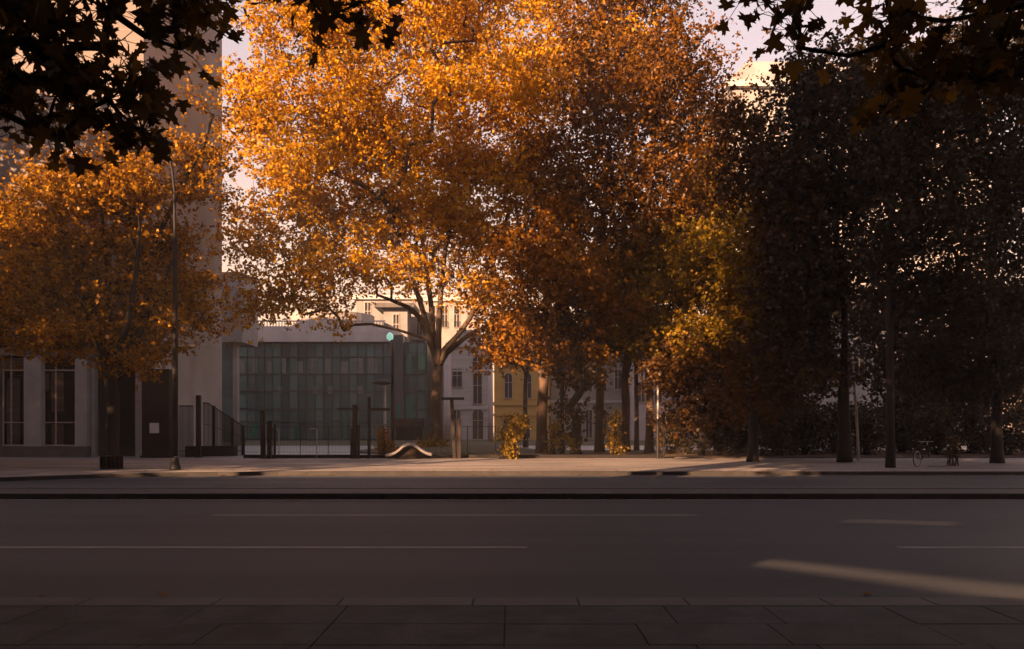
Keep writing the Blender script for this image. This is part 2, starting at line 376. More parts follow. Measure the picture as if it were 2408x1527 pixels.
def make_bush(name, label, px, d, lobes, nleaf, leaf, lmat, seed, base_z=GZ, cat='bush', group=None, stems=9, stem_m=None, foot=0.15):
    rng = np.random.default_rng(seed)
    base = (X(px, d), d, base_z); root = thing(name, label, cat, base, group)
    lb = lobes_px(lobes, d, base)
    mb = MB(); pos = []
    w = np.array([r[0]*r[1]*r[2] for c, r in lb])**0.7; w /= w.sum()
    for (c, r), ww in zip(lb, w):
        m = int(nleaf*ww); nc = max(4, m//14)
        q = rng.normal(size=(nc, 3)); q /= np.linalg.norm(q, axis=1)[:, None]; q *= (rng.uniform(0, 1, nc)**0.5)[:, None]
        cc = c + q*r
        pos.append(cc[rng.integers(0, nc, m)] + rng.normal(size=(m, 3))*leaf*1.0)
        for j in range(min(stems, nc)):
            b0 = np.array([rng.uniform(-1, 1)*foot, rng.uniform(-1, 1)*foot, 0]); e = cc[j]
            mb.tube([b0, b0*0.5 + e*0.5 + np.array([0, 0, 0.15]), e], [0.025, 0.016, 0.006], 4, cap=False)
    pos = np.vstack(pos); pos[:, 2] = np.maximum(pos[:, 2], 0.05)
    mb.build('stem', stem_m or M['bark_dark'], root)
    me = leaf_mesh('foliage', pos, leaf, LEAF_FAR, rng, 0.3, 0.0); me.materials.append(lmat)
    co = bpy.data.objects.new('foliage', me); COL.objects.link(co); co.parent = root
    return root

# ---------------------------------------------------------------- ground, roads, pavements
structure(MB().sheet(-240, 240, -120, 260, -0.05).build('ground', M['ground']))
structure(MB().sheet(-200, 200, 6.9, 19.2, 0.0).build('road', M['asphalt']))
structure(MB().sheet(-200, 200, 19.2, 30.0, 0.004).build('far_road', M['asphalt_far']))
YK = 7.16
jb = MB(); jb.box(-200, 200, -14, YK-0.02, -0.04, GZ-0.012); structure(jb.build('near_pavement_bed', M['joint']))
rngp = random.Random(4)
pv = MB()
rows = [(YK-0.34, 0.62), (YK-0.96, 0.60), (YK-1.56, 0.62), (YK-2.18, 0.6), (YK-2.78, 0.6), (YK-3.38, 0.6), (YK-3.98, 0.6), (YK-4.58, 0.6)]
X0J = X(1189, YK)
for ri, (yt, hgt) in enumerate(rows):
    for sgn in (1, -1):
        x = X0J
        while abs(x) < 22:
            w_ = rngp.choice([1.02, 1.35, 1.2, 0.85])
            a, b = (x, x+w_) if sgn > 0 else (x-w_, x)
            dz = rngp.uniform(-0.002, 0.002)
            pv.box(a+0.004, b-0.004, yt-hgt+0.004, yt-0.004, GZ-0.03, GZ+dz)
            x += sgn*w_
structure(pv.build('near_pavement', M['flagstone'], bevel=0.004))
kb = MB(); x = -24.0
while x < 24:
    w_ = rngp.uniform(0.9, 1.25); kb.box(x+0.004, x+w_-0.004, YK-0.336, YK, -0.03, GZ+0.003); x += w_
structure(kb.build('near_kerb', M['kerbstone'], bevel=0.012))
# median with kerb stones
md = MB(); x = -70.0
while x < 70:
    w_ = rngp.uniform(0.95, 1.05); md.box(x+0.004, x+w_-0.004, 18.2, 18.5, -0.02, 0.135); md.box(x+0.004, x+w_-0.004, 19.7, 20.0, -0.02, 0.135); x += w_
structure(md.build('median_kerb', M['dark_kerb'], bevel=0.012))
mc = MB(); mc.box(-70, 70, 18.24, 18.34, 0.13, 0.139); mc.box(-70, 70, 19.88, 19.97, 0.13, 0.139); structure(mc.build('median_kerb_edge', M['kerb_edge']))
structure(MB().box(-70, 70, 18.5, 19.7, -0.02, 0.125).build('median_strip', M['asphalt_far']))
# far pavement with a bulge at the left
YF = 27.3
edge = [(-200, 22.8), (-24, 23.0), (-18.5, 23.2), (-15.9, 23.8), (-14.2, 25.2), (-12.6, 26.3), (-10.5, 27.0), (-7.5, YF), (200, YF)]
far = MB()
for (xa, ya), (xb, yb) in zip(edge[:-1], edge[1:]):
    far.add([(xa, ya+0.3, GZ), (xb, yb+0.3, GZ), (xb, 39.3, GZ), (xa, 39.3, GZ)], [(0, 1, 2, 3)])
structure(far.build('far_pavement', M['far_paving']))
fk = MB()
def edge_y(xx):
    for (xa, ya), (xb, yb) in zip(edge[:-1], edge[1:]):
        if xa <= xx <= xb: return ya + (yb-ya)*(xx-xa)/(xb-xa)
    return YF
x = -60.0
while x < 70:
    w_ = 1.0; a, b = x+0.003, x+w_-0.003; ya, yb = edge_y(a), edge_y(b)
    fk.slab([(a, ya), (b, yb), (b, yb+0.31), (a, ya+0.31)], -0.02, GZ+0.004); x += w_
structure(fk.build('far_kerb', M['dark_kerb']))
# painted lines
def line(xa, xb, y, w, z=0.004):
    return MB().sheet(xa, xb, y-w/2, y+w/2, z)
d1, d2 = D(1288, 0), D(1212, 0)
ln = line(X(-400, d1), X(1240, d1), d1, 0.14); ln.sheet(X(2110, d1), X(3600, d1), d1-0.07, d1+0.07, 0.004)
ln.sheet(X(500, d2), X(1640, d2), d2-0.07, d2+0.07, 0.004)
ln.sheet(-60, 60, 18.0, 18.14, 0.004)
structure(ln.build('road_marking', M['line_paint']))
ln = MB()
for xa, xb, yy in ((X(340, 24), X(760, 24), 23.9), (X(1250, 24), X(1700, 24), 24.2), (X(1890, 21.9), 60, 21.9), (-9, 60, 27.15), (-60, X(500, 22.2), 22.2)):
    ln.sheet(xa, xb, yy-0.06, yy+0.06, 0.008)
structure(ln.build('far_road_marking', M['line_paint']))
# beyond the low wall
structure(MB().sheet(-200, 200, 39.3, 66, GZ-0.002).build('plaza_paving', M['plaza']))
structure(MB().sheet(-200, 200, 66, 94, GZ+0.002).build('lawn', M['lawn']))
bed = MB(); 
bed.lathe([(6.5, -0.05), (5.6, 0.12), (3.8, 0.30), (2.0, 0.40), (0.01, 0.42)], (X(1060, 50), 50, GZ), 40)
structure(bed.build('lawn_mound', M['lawn'], smooth=True))
sb = MB().box(X(1130, 42.5), 60, 39.75, 52, GZ-0.05, GZ+0.05)
structure(sb.build('planting_bed', M['soil']))

# ---------------------------------------------------------------- buildings
def window_part(parent, x0, x1, z0, z1, y, arch=False, frame_m=None, glass=None, deep=0.09, bars=1, rail=False):
    frame_m = frame_m or M['frame_light']; glass = glass or M['window_glass']
    w = (x1-x0)*0.10
    fr = MB()
    if arch:
        n = 10; xc = (x0+x1)/2; r = (x1-x0)/2; zc = z1-r
        out = [(xc + (r+w)*math.cos(math.pi*i/n), zc + (r+w)*math.sin(math.pi*i/n)) for i in range(n+1)]
        inn = [(xc + r*math.cos(math.pi*i/n), zc + r*math.sin(math.pi*i/n)) for i in range(n+1)]
        for i in range(n):
            fr.prism([out[i], out[i+1], inn[i+1], inn[i]][::-1], y-deep, y+0.02)
        fr.box(x0-w, x0, y-deep, y+0.02, z0, zc); fr.box(x1, x1+w, y-deep, y+0.02, z0, zc)
        pane = MB().prism(([(x0, z0), (x1, z0)] + inn)[::-1], y-0.012, y+0.02)
    else:
        fr.box(x0-w, x0, y-deep, y+0.02, z0, z1); fr.box(x1, x1+w, y-deep, y+0.02, z0, z1)
        fr.box(x0-w, x1+w, y-deep-0.03, y+0.02, z1, z1+w*1.3)
        pane = MB().box(x0, x1, y-0.012, y+0.02, z0, z1)
    fr.box(x0-w*1.5, x1+w*1.5, y-deep-0.08, y+0.02, z0-w, z0)
    for b in range(bars):
        xx = x0 + (x1-x0)*(b+1)/(bars+1); fr.box(xx-0.035, xx+0.035, y-0.045, y-0.014, z0, z1-(0.02 if not arch else 0.15))
    fr.box(x0, x1, y-0.047, y-0.013, z0+(z1-z0)*0.62-0.03, z0+(z1-z0)*0.62+0.03)
    o = fr.build('window', frame_m, parent)
    pane.build('pane', glass, o)
    if rail:
        rb = MB(); rb.box(x0-w, x1+w, y-0.30, y-0.26, z0+0.75, z0+0.8)
        k = 7
        for i in range(k+1):
            xx = x0 + (x1-x0)*i/k; rb.box(xx-0.012, xx+0.012, y-0.29, y-0.27, z0-0.05, z0+0.75)
        rb.build('railing', M['dark_steel'], o)
    return o

# --- left corner building
YB = D(1075); XB = X(340, YB); YE = XB*FPX/(522-CXP)
lb = thing('corner_building', 'tall plain pinkish stone building filling the left side behind the street tree', 'building', (XB, YB, GZ))
ZC = Z(836, YB) - GZ
HB = 30.5
def bl(px): return X(px, YB) - XB
wl = MB(); wl.box(-26, 0, 0, YE-YB, ZC, HB); wl.box(-60, -26.002, 0.002, YE-YB-0.002, ZC, 31.5)
wl.box(-60, -0.003, 2.2, YE-YB-0.003, -0.3, ZC)                      # recessed lower storey
wl.box(bl(318), -0.002, 0.003, 2.2, -0.3, ZC)
wl.build('wall', M['stone'], lb)
MB().box(-60, -0.02, -0.06, -0.003, ZC+0.01, HB).build('dimmed_front', M['dimmed_stone'], lb)  # front face layer whose darker colour offsets the sun on it
# raked joints: shallow grooves of the stone courses as thin proud strips of darker pointing on the side wall
gj = MB()
for i in range(8):
    z = ZC + 1.2 + i*3.1; gj.box(-0.001, 0.004, 0.02, YE-YB-0.02, z, z+0.035)
for i in range(8):
    z = ZC + 1.2 + i*3.1; gj.box(-25.9, -0.03, -0.066, -0.055, z, z+0.03)
gj.build('course_joint', M['concrete_grey'], lb)
pl_ = MB(); pl_.box(bl(-900), bl(206), -0.12, 0.9, -0.2, Z(1050, YB)-GZ); pl_.build('plinth', M['plinth'], lb)
zb0, zb1 = Z(1050, YB)-GZ+0.003, ZC+0.003
for a, b in ((-183, -143), (-63, -23+0), (57, 97), (177, 205)):
    p_ = MB().box(bl(a), bl(b), -0.05, 0.7, zb0, zb1); p_.build('pilaster', M['stone_lower'], lb)
def bay(a, b, blinds):
    x0, x1 = bl(a)+0.003, bl(b)-0.003
    f_ = MB(); ym = 0.22
    for zz, t in ((zb0+0.01, 0.07), (Z(995, YB)-GZ, 0.05), (Z(872, YB)-GZ, 0.07)): f_.box(x0, x1, ym-0.05, ym+0.02, zz, zz+t)
    xm = x0 + (x1-x0)*0.36
    f_.box(x0, x0+0.06, ym-0.03, ym+0.02, zb0, zb1); f_.box(x1-0.06, x1, ym-0.03, ym+0.02, zb0, zb1); f_.box(xm-0.03, xm+0.03, ym-0.03, ym+0.02, zb0+0.08, zb1)
    o = f_.build('window', M['frame_light'], lb)
    MB().box(x0, x1, ym+0.025, ym+0.05, zb0, zb1).build('pane', M['dark_glass'], o)
    for xa, xb, za, zt in blinds:
        sl = MB()
        XA, XBb = bl(xa), bl(xb); z = Z(za, YB)-GZ; zt_ = Z(zt, YB)-GZ
        while z < zt_ - 0.02:
            sl.add([(XA, ym+0.012, z), (XBb, ym+0.012, z), (XBb, ym-0.022, z+0.062), (XA, ym-0.022, z+0.062)], [(0, 1, 2, 3)]); z += 0.075
        sl.build('blind', M['blind'], o)
bay(0-0, 57, [(10, 41, 1046, 888), (2, 56, 868, 842)])
bay(97, 177, [(115, 144, 1046, 998), (115, 144, 968, 875), (98, 110, 920, 878)])
bay(-143, -63, [(-120, -84, 1046, 870)])
# deep entrance at the right of the pilasters
en = MB()
en.box(bl(207), bl(216), 0.3, 0.6, -0.1, ZC-0.003); en.build('entrance_post', M['stone_lower'], lb)
eg = MB(); eg.box(bl(216), bl(318)-0.003, 1.5, 1.6, -0.1, ZC-0.003); eg.build('entrance_glass', M['dark_glass'], lb)
eb = MB()
z = 0.6
while z < 3.6: eb.box(bl(285), bl(304), 1.46, 1.49, z, z+0.10); z += 0.16
eb.build('entrance_blind', M['blind'], lb)
pn = MB().box(bl(319), bl(331), -0.03, 0.01, Z(960, YB)-GZ, Z(850, YB)-GZ); pn.build('wall_panel', M['frame_light'], lb)

# --- overhanging block with column, behind the corner building
dO = 82.0
ob = thing('overhanging_block', 'plain pinkish overhanging block on a column between corner building and glass building', 'building', (X(545, dO), dO, GZ))
def ol(px): return X(px, dO) - X(545, dO)
MB().box(ol(505), ol(570), 0, 5, Z(805, dO)-GZ, Z(640, dO)-GZ).build('wall', M['concrete_warm'], ob)
MB().box(ol(541), ol(552), 0.8, 1.4, -0.1, Z(805, dO)-GZ).build('column', M['concrete_grey'], ob)
MB().box(ol(400), ol(540), 2.0, 2.2, -0.1, Z(805, dO)-GZ-0.003).build('glazing', M['teal_glass'], ob)

# --- glass building
dG = 95.0
gb = thing('glass_building', 'long low teal glass building with a pale concrete top band', 'building', (X(770, dG), dG, GZ))
xo = X(770, dG)
def gl_(px): return X(px, dG) - xo
def gz(py): return Z(py, dG) - GZ
MB().box(gl_(430), gl_(1004), 0.25, 14, -0.3, gz(805)).build('core', M['mullion'], gb)
rngg = random.Random(8)
pxs = list(range(440, 1001, 20))
rowsz = [(1034, 992), (990, 962), (960, 920), (918, 880), (878, 840), (838, 808)]
for ri, (pb, pt) in enumerate(rowsz):
    g_ = MB()
    for i, a in enumerate(pxs[:-1]):
        j = rngg.uniform(-0.03, 0.03); j2 = rngg.uniform(-0.03, 0.03)
        x0, x1, z0, z1 = gl_(a)+0.04, gl_(a+20)-0.04, gz(pb), gz(pt)
        g_.add([(x0, 0.2+j, z0), (x1, 0.2-j, z0), (x1, 0.2-j+j2, z1), (x0, 0.2+j+j2, z1)], [(0, 1, 2, 3)])
    g_.build('glazing', M['teal_glass'], gb)
mu = MB()
for i, a in enumerate(pxs): mu.box(gl_(a)-0.045, gl_(a)+0.045, 0.02, 0.3, -0.1, gz(806))
for py in (991, 961, 919, 879, 839): mu.box(gl_(430), gl_(1004), 0.0, 0.31, gz(py)-0.06, gz(py)+0.06)
mu.build('mullion', M['mullion'], gb)
# interior blinds and panels seen behind the panes of two storeys
for i, a in enumerate(range(560, 900, 34)):
    p_ = MB().box(gl_(a), gl_(a+rngg.choice([10, 16, 22])), 0.07, 0.14, gz(878), gz(rngg.choice([842, 842, 850]))); p_.build('pale_blind', M['teal_blind'], gb)
for a in (650, 735, 770, 840): MB().box(gl_(a), gl_(a+13), 0.06, 0.13, gz(926), gz(908)).build('pale_blind', M['teal_blind'], gb)
for a, b, t, s in ((592, 607, 995, 1030), (625, 630, 990, 1030), (692, 700, 1000, 1034), (808, 815, 965, 1034)):
    MB().box(gl_(a), gl_(b), -0.06, 0.02, gz(s), gz(t)).build('teal_panel', M['green_glass'], gb)
bd = MB(); bd.box(gl_(430), gl_(925), -0.5, 14, gz(805)+0.003, gz(780)); bd.box(gl_(430), gl_(925), -0.25, 14, gz(780)+0.003, gz(768)); bd.build('concrete_band', M['band_concrete'], gb)
rl = MB(); rl.box(gl_(430), gl_(905), 0.3, 0.42, gz(756), gz(753))
for a in range(436, 905, 7): rl.box(gl_(a), gl_(a)+0.10, 0.31, 0.41, gz(768)+0.003, gz(756))
rl.build('parapet_rail', M['band_concrete'], gb)
dr = MB(); n = 40
cx0, rr_ = gl_(745), gl_(852)-gl_(745)
pts = [(cx0 + rr_*math.cos(math.pi*2*i/n), 8 + 5.2*math.sin(math.pi*2*i/n)) for i in range(n)]
dr.slab(pts, gz(768)+0.003, gz(722)); dr.build('roof_drum', M['concrete_grey'], gb, smooth=False)
MB().box(gl_(704), gl_(735), 5.5, 8, gz(722)+0.003, gz(711)).build('roof_box', M['concrete_grey'], gb)
# dark end bay with green panes
MB().box(gl_(925), gl_(950), -0.8, -0.005, -0.1, gz(790)).build('dark_bay', M['mullion'], gb)
for a, b, t, s in ((936, 944, 952, 990), (955, 973, 930, 985), (985, 1000, 830, 870), (955, 968, 830, 880)):
    MB().box(gl_(a), gl_(b), -0.85 if a < 945 else -0.06, -0.806 if a < 945 else 0.02, gz(s), gz(t)).build('green_pane', M['green_glass'], gb)
cp = MB(); cp.box(gl_(930), gl_(1000), -3.0, -0.9, gz(1005), gz(985)); cp.build('canopy', M['rust_steel'], gb)
MB().box(gl_(935), gl_(996), -1.2, -0.9, -0.1, gz(1005)-0.003).build('kiosk_front', M['dark_steel'], gb)

def block(name, label, pxa, pxb, d, py_top, depth, mat, wins, cornices=(), roof=None, win_kw=None, courses=None):
    x0 = X((pxa+pxb)/2, d); root = thing(name, label, 'building', (x0, d, GZ))
    a, b = X(pxa, d)-x0, X(pxb, d)-x0
    MB().box(a, b, 0, depth, -0.3, Z(py_top, d)-GZ).build('wall', mat, root)
    for py, hgt, out in cornices:
        z = Z(py, d)-GZ; MB().box(a-out, b+out, -out, 0.4, z-hgt/2, z+hgt/2).build('cornice', M['white_stone'] if mat != M['ochre'] else M['ochre'], root)
    if courses:
        c = MB(); z = 0.4
        while z < Z(py_top, d)-GZ-0.3: c.box(a, b, -0.035, 0.02, z, z+courses*0.86); z += courses
        c.build('stone_course', mat, root)
    for w in wins:
        window_part(root, X(w[0], d)-x0, X(w[1], d)-x0, Z(w[3], d)-GZ, Z(w[2], d)-GZ, -0.04 if courses else 0, arch=(len(w) > 4 and 'a' in w[4]),
                    rail=(len(w) > 4 and 'r' in w[4]), **(win_kw or {}))
    if roof:
        hgt, inset = roof; zt = Z(py_top, d)-GZ
        r = MB(); r.add([(a-.3, -.3, zt+.003), (b+.3, -.3, zt+.003), (b+.3, depth+.3, zt+.003), (a-.3, depth+.3, zt+.003),
                         (a+inset, inset, zt+hgt), (b-inset, inset, zt+hgt), (b-inset, depth-inset, zt+hgt), (a+inset, depth-inset, zt+hgt)],
                        [(0,3,2,1),(4,5,6,7),(0,1,5,4),(1,2,6,5),(2,3,7,6),(3,0,4,7)])
        r.build('roof', M['roof_dark'], root)
    return root
block('townhouse', 'pale pinkish town house rising behind the glass building beside its drum', 838, 1050, 112, 690, 10, M['stucco'],
      [(858, 872, 712, 765), (905, 920, 735, 785, 'r'), (935, 950, 735, 785, 'r'), (1008, 1020, 740, 790), (980, 992, 740, 790)],
      [(795, 0.7, 0.4), (700, 0.6, 0.5)])
tw = block('roof_pavilion', 'square roof pavilion with a wide dark overhanging roof behind the big tree', 902, 958, 105, 728, 4, M['stucco'],
      [(925, 938, 740, 800)], [], roof=(1.0, 1.0))
MB().box(-2.6, 2.6, -1.2, 5.2, Z(726, 105)-GZ+0.01, Z(716, 105)-GZ).build('eaves', M['roof_dark'], tw)
block('white_house', 'white classical house with arched windows and balcony right of the big trunk', 1055, 1150, 95, 812, 9, M['white_stone'],
      [(1113, 1133, 880, 950, ''), (1064, 1086, 868, 910, 'r'), (1112, 1134, 838, 872, 'a'), (1112, 1136, 962, 1033, 'a'), (1066, 1082, 965, 1030, '')],
      [(812, 0.5, 0.35), (960, 0.35, 0.2), (872, 0.2, 0.12)], courses=0.42)
wh = block('white_gable', 'small white attic gable with window on top of the white house', 1078, 1128, 95.8, 776, 5, M['white_stone'], [(1108, 1120, 786, 806, '')], [(780, 0.25, 0.2)])
block('balcony_house', 'grey white house seen in the fork gap above the white one', 1000, 1120, 108, 700, 9, M['grey_stone'],
      [(1012, 1024, 720, 770, 'r'), (1040, 1052, 720, 770, 'r'), (1068, 1080, 720, 770, 'r')], [(705, 0.5, 0.4)])
block('ochre_house', 'yellow ochre house with tall arched window behind the small forked tree', 1162, 1292, 95, 838, 9, M['ochre'],
      [(1187, 1204, 878, 936, 'a'), (1232, 1249, 878, 936, 'a'), (1268, 1285, 878, 936, 'a'), (1184, 1196, 985, 1018), (1232, 1246, 985, 1030), (1268, 1282, 985, 1018)],
      [(842, 0.5, 0.45), (950, 0.4, 0.2), (976, 0.25, 0.15)])
block('stone_house', 'grey stone house behind the row of slim trunks', 1296, 1480, 98, 770, 9, M['grey_stone'],
      [(1310+i*34, 1324+i*34, t, b) for i in range(5) for t, b in ((800, 840), (870, 915), (965, 1030))], [(775, 0.5, 0.4), (945, 0.35, 0.2)])
block('slate_house', 'bluish grey house behind the right hand slim trunks', 1484, 1700, 92, 800, 9, M['lilac'],
      [(1500+i*40, 1516+i*40, t, b) for i in range(5) for t, b in ((830, 870), (900, 945))], [(805, 0.5, 0.4)])
rb_ = block('tall_apartment_house', 'tall pale apartment house showing above and through the dark right hand trees', 1718, 2330, 86, 182, 14, M['concrete_warm'],
      [(1760+i*62, 1784+i*62, t, b) for i in range(9) for t, b in ((260, 320), (400, 460), (540, 600), (690, 750), (840, 900))], [(200, 0.7, 0.6), (640, 0.5, 0.3), (960, 0.5, 0.3)])
rz0 = Z(182, 86)-GZ+0.003; ra, rbx = X(1718, 86)-X(2024, 86), X(2330, 86)-X(2024, 86)
MB().add([(ra, 0, rz0), (rbx, 0, rz0), (rbx, 14, rz0), (ra, 14, rz0), (ra+2.2, 1.5, rz0+2.4), (rbx-2.2, 1.5, rz0+2.4), (rbx-2.2, 12, rz0+2.4), (ra+2.2, 12, rz0+2.4)],
         [(0,3,2,1),(4,5,6,7),(0,1,5,4),(1,2,6,5),(2,3,7,6),(3,0,4,7)]).build('mansard_roof', M['concrete_warm'], rb_)
# free standing pale pillars in front of the white house
for i, (a, b, t, lab) in enumerate(((1042, 1062, 830, 'slim pale lilac pillar standing right beside the big trunk'), (1147, 1160, 846, 'pale pillar between the white house and the ochre house'))):
    dd = 88.0; r1 = (b-a)*dd/FPX/2
    p_ = MB().lathe([(r1, 0), (r1*0.98, 3), (r1*0.75, Z(t, dd)-GZ)], (0, 0, 0), 14)
    o = p_.build('pillar', M['lilac'], None, smooth=True); o.location = (X((a+b)/2, dd), dd, GZ); tag(o, lab, 'pillar', 'pale pillars')

tb = thing('shade_block', 'added unseen block behind the corner building, shading the background buildings', 'building', (-54, 55, GZ))  # out of sight, added to keep low sun off the background fronts
MB().box(-22, 17, 0, 20, -0.3, 18.5).build('wall', M['stone'], tb)
MB().box(-22.3, 17.3, -0.3, 20.3, 18.503, 19.1).build('cornice', M['concrete_grey'], tb)
# --- our side of the street, behind the camera: lower houses whose roofs cut the low sun
def near_house(label, xa, xb, h, mat, y=-9.0, dep=12.0):
    root = thing('street_house', label, 'building', ((xa+xb)/2, y, GZ), 'houses on the near side of the street')
    w = (xb-xa)/2
    MB().box(-w, w, -dep, 0, -0.3, h).build('wall', mat, root)
    MB().box(-w-0.2, w+0.2, -dep-0.2, 0.35, h+0.003, h+0.4).build('cornice', M['white_stone'], root)
    n = int((xb-xa)//3.2); fl = int(h//3.6)
    first = None
    for i in range(n):
        for f_ in range(fl):
            x0 = -w + (xb-xa)*(i+0.5)/n; z0 = 0.9 + f_*3.5
            if first is None:
                fr = MB().box(-0.72, 0.72, 0.0, 0.08, -0.1, 2.1); first = fr.build('window', M['frame_light'], root)
                pn_ = MB().box(-0.58, 0.58, 0.083, 0.10, 0, 2.0).build('pane', M['window_glass'], first); first.location = (x0, 0, z0)
            else:
                c = first.copy(); COL.objects.link(c); c.parent = root; c.location = (x0, 0, z0)
                q = pn_.copy(); COL.objects.link(q); q.parent = c
    return root
near_house('long low pale house behind the camera on the near pavement', -95, -14, 12.0, M['grey_stone'], dep=3.4)
near_house('taller grey stone house behind the camera right of the low house', -5, 30, 24, M['grey_stone'])
pw = thing('streak_slit_wall', 'added unseen wall whose slanting slits let a sun streak onto the road', 'wall', (0, -9.0, GZ))  # unseen, added: slits slanted to throw the sun streak on the road
for poly in ([(-13.98, 0), (-5.02, 0), (-5.02, 5.27), (-10.95, 6.53), (-13.98, 6.53)], [(-13.98, 6.66), (-10.95, 6.66), (-5.02, 5.62), (-5.02, 7.55), (-11.0, 8.1), (-13.0, 8.15), (-13.98, 8.15)],
             [(-13.98, 8.21), (-13.0, 8.21), (-11.0, 8.18), (-5.02, 7.63), (-5.02, 13.5), (-13.98, 13.5)]):
    MB().prism(poly[::-1], -0.06, 0.0).build('wall_panel', M['grey_stone'], pw)
MB().box(-13.98, -11.05, -0.058, -0.002, 6.52, 6.67).build('wall_panel', M['grey_stone'], pw); MB().box(-11.0+1.6, -5.02, -0.056, -0.004, 7.5, 8.2).build('wall_panel', M['grey_stone'], pw)
#OBJECTS
# ---------------------------------------------------------------- low wall, fences, posts
YW = 39.3
lw = MB().box(X(572, YW), X(1560, YW), YW, YW+0.35, GZ-0.1, GZ+0.17)
tag(lw.build('low_wall', M['dark_steel'], bevel=0.02), 'long low dark wall edging the far pavement under the fence', 'wall')
wf = thing('wire_fence', 'thin dark wire fence on the low wall between the tall posts', 'fence', (X(572, YW), YW+0.18, GZ+0.17))
wx1 = X(1165, YW) - X(572, YW)
r_ = MB()
for z in (0.12, 0.75, Z(1004, YW)-GZ-0.17): r_.tube([(0, 0, z), (wx1, 0, z)], 0.012 if z > 1 else 0.006, 6)
r_.build('rail', M['dark_steel'], wf)
i = 0; x = 0.0
while x <= wx1+0.01:
    MB().tube([(x, 0, 0), (x, 0, Z(1002, YW)-GZ-0.17)], 0.018, 6).build('post', M['dark_steel'], wf); x += wx1/9
w_ = MB()
k = int(wx1/0.16)
for i in range(k): w_.tube([(wx1*i/k, 0, 0.1), (wx1*i/k, 0, Z(1004, YW)-GZ-0.17)], 0.0035, 3, cap=False)
w_.build('mesh_wire', M['dark_steel'], wf)

def post(label, px, d, ptop, pw, bar=None, rust=True, lean=0.0, group='dark square posts along the low wall'):
    root = thing('post', label, 'post', (X(px, d), d, GZ), group)
    h = Z(ptop, d)-GZ; w = pw*d/FPX/2
    m = MB(); m.add([(-w,-w,-.05),(w,-w,-.05),(w,w,-.05),(-w,w,-.05),(-w+lean,-w,h),(w+lean,-w,h),(w+lean,w,h),(-w+lean,w,h)],
                    [(0,3,2,1),(4,5,6,7),(0,1,5,4),(1,2,6,5),(2,3,7,6),(3,0,4,7)])
    m.build('shaft', M['rust_steel'] if rust else M['dark_steel'], root, bevel=0.01)
    if bar:
        a, b, p, t = bar; z = Z(p, d)-GZ
        MB().box((a-px)*d/FPX, (b-px)*d/FPX, -0.10, -w-0.004, z-t/2, z+t/2).build('crossbar', M['dark_steel'], root)
    MB().box(-w*1.5, w*1.5, -w*1.5, w*1.5, -0.02, 0.03).build('foot_plate', M['dark_steel'], root)
    return root
dp = 38.9
post('tall dark post, leftmost of the group of three by the curved handrail', 618, dp, 966, 9)
post('shorter rusty brown post in the middle of the group of three', 633.5, dp, 990, 9)
post('thin short post rightmost of the group of three by the curved handrail', 646, dp, 998, 5, rust=False)
post('thick dark post with crossbar to its left, in the middle cluster of posts', 834, dp, 952, 9, (795, 846, 962, 0.10))
post('thin low post just left of the thick post with crossbar', 826.5, dp, 1008, 5, rust=False)
post('short brown post just right of the thick post with crossbar', 843, dp, 1000, 6)
post('slim tall dark post with crossbar reaching right, left of the humped bench', 868, dp, 934, 7, (868, 918, 963, 0.14), rust=False)
post('leaning dark post carrying a wide flat bar, right of the big trunk', 1069, dp, 940, 8, (1038, 1092, 938, 0.13), rust=False, lean=-0.14)
post('straight brown post close beside the leaning post with flat bar', 1080, dp, 985, 8)
post('dark post standing left of the left railing panel', 467, 40.4, 930, 10, group='dark posts of the railing')
post('slim dark post behind the right pale pole', 1561, 39.0, 968, 6, rust=False)
hr = MB(); hd = 39.0
hp = [(625, 1000), (634, 1001), (645, 1003), (653, 1010), (656, 1016), (656, 1071)]
hr.tube([(X(a, hd)-X(640, hd), 0, Z(b, hd)-GZ) for a, b in hp], 0.022, 8)
hr.tube([(X(625, hd)-X(640, hd), 0, Z(1000, hd)-GZ), (X(625, hd)-X(640, hd), 0, 0)], 0.022, 8)
o = hr.build('handrail', M['pale_metal'], smooth=True); o.location = (X(640, hd), hd, GZ)
tag(o, 'thin curved pale handrail beside the three dark posts', 'handrail')
hr = MB(); hr.tube([(-0.35, 0, 1.45), (-0.1, 0, 1.47), (0, 0, 1.42), (0, 0, 0)], 0.02, 8)
o = hr.build('hooked_pole', M['pale_metal'], smooth=True); o.location = (X(745, 39.1), 39.1, GZ); tag(o, 'thin hooked pole standing at the low wall before the glass building', 'pole')

# railing by the corner building
rg = thing('railing', 'dark vertical bar railing sloping down beside the grey side wall', 'railing', (X(478, 41.5), 41.5, GZ))
def rx(px, d): return X(px, d)-X(478, 41.5)
n = 30; top = []
bars = MB()
for i in range(n+1):
    t = i/n; px = 478 + (571-478)*t; d = 41.5 + 2.0*t
    ptop = 948 + (0 if t < 0.12 else (t-0.12)/0.88*54); xx = rx(px, d); zt = Z(ptop, d)-GZ
    top.append((xx, d-41.5, zt)); bars.tube([(xx, d-41.5, 0.0), (xx, d-41.5, zt)], 0.021, 5)
bars.build('bar', M['dark_steel'], rg)
rm = MB(); rm.tube(top, 0.03, 8); rm.tube([(a, b, 0.25) for a, b, c in top], 0.02, 8); rm.tube([(a, b, c*0.6) for a, b, c in top], 0.014, 6); rm.build('handrail', M['dark_steel'], rg)
for t in (8, 22, 30):
    a, b, c = top[t]; MB().box(a-0.07, a+0.07, b-0.07, b+0.07, -0.05, c+0.05).build('post', M['rust_steel'], rg)
MB().slab([(rx(440, 41.3), -0.5), (rx(560, 43), 0.9), (rx(562, 43), 1.3), (rx(440, 41.3), -0.1)], -0.05, 0.55).build('base_wall', M['dark_steel'], rg)
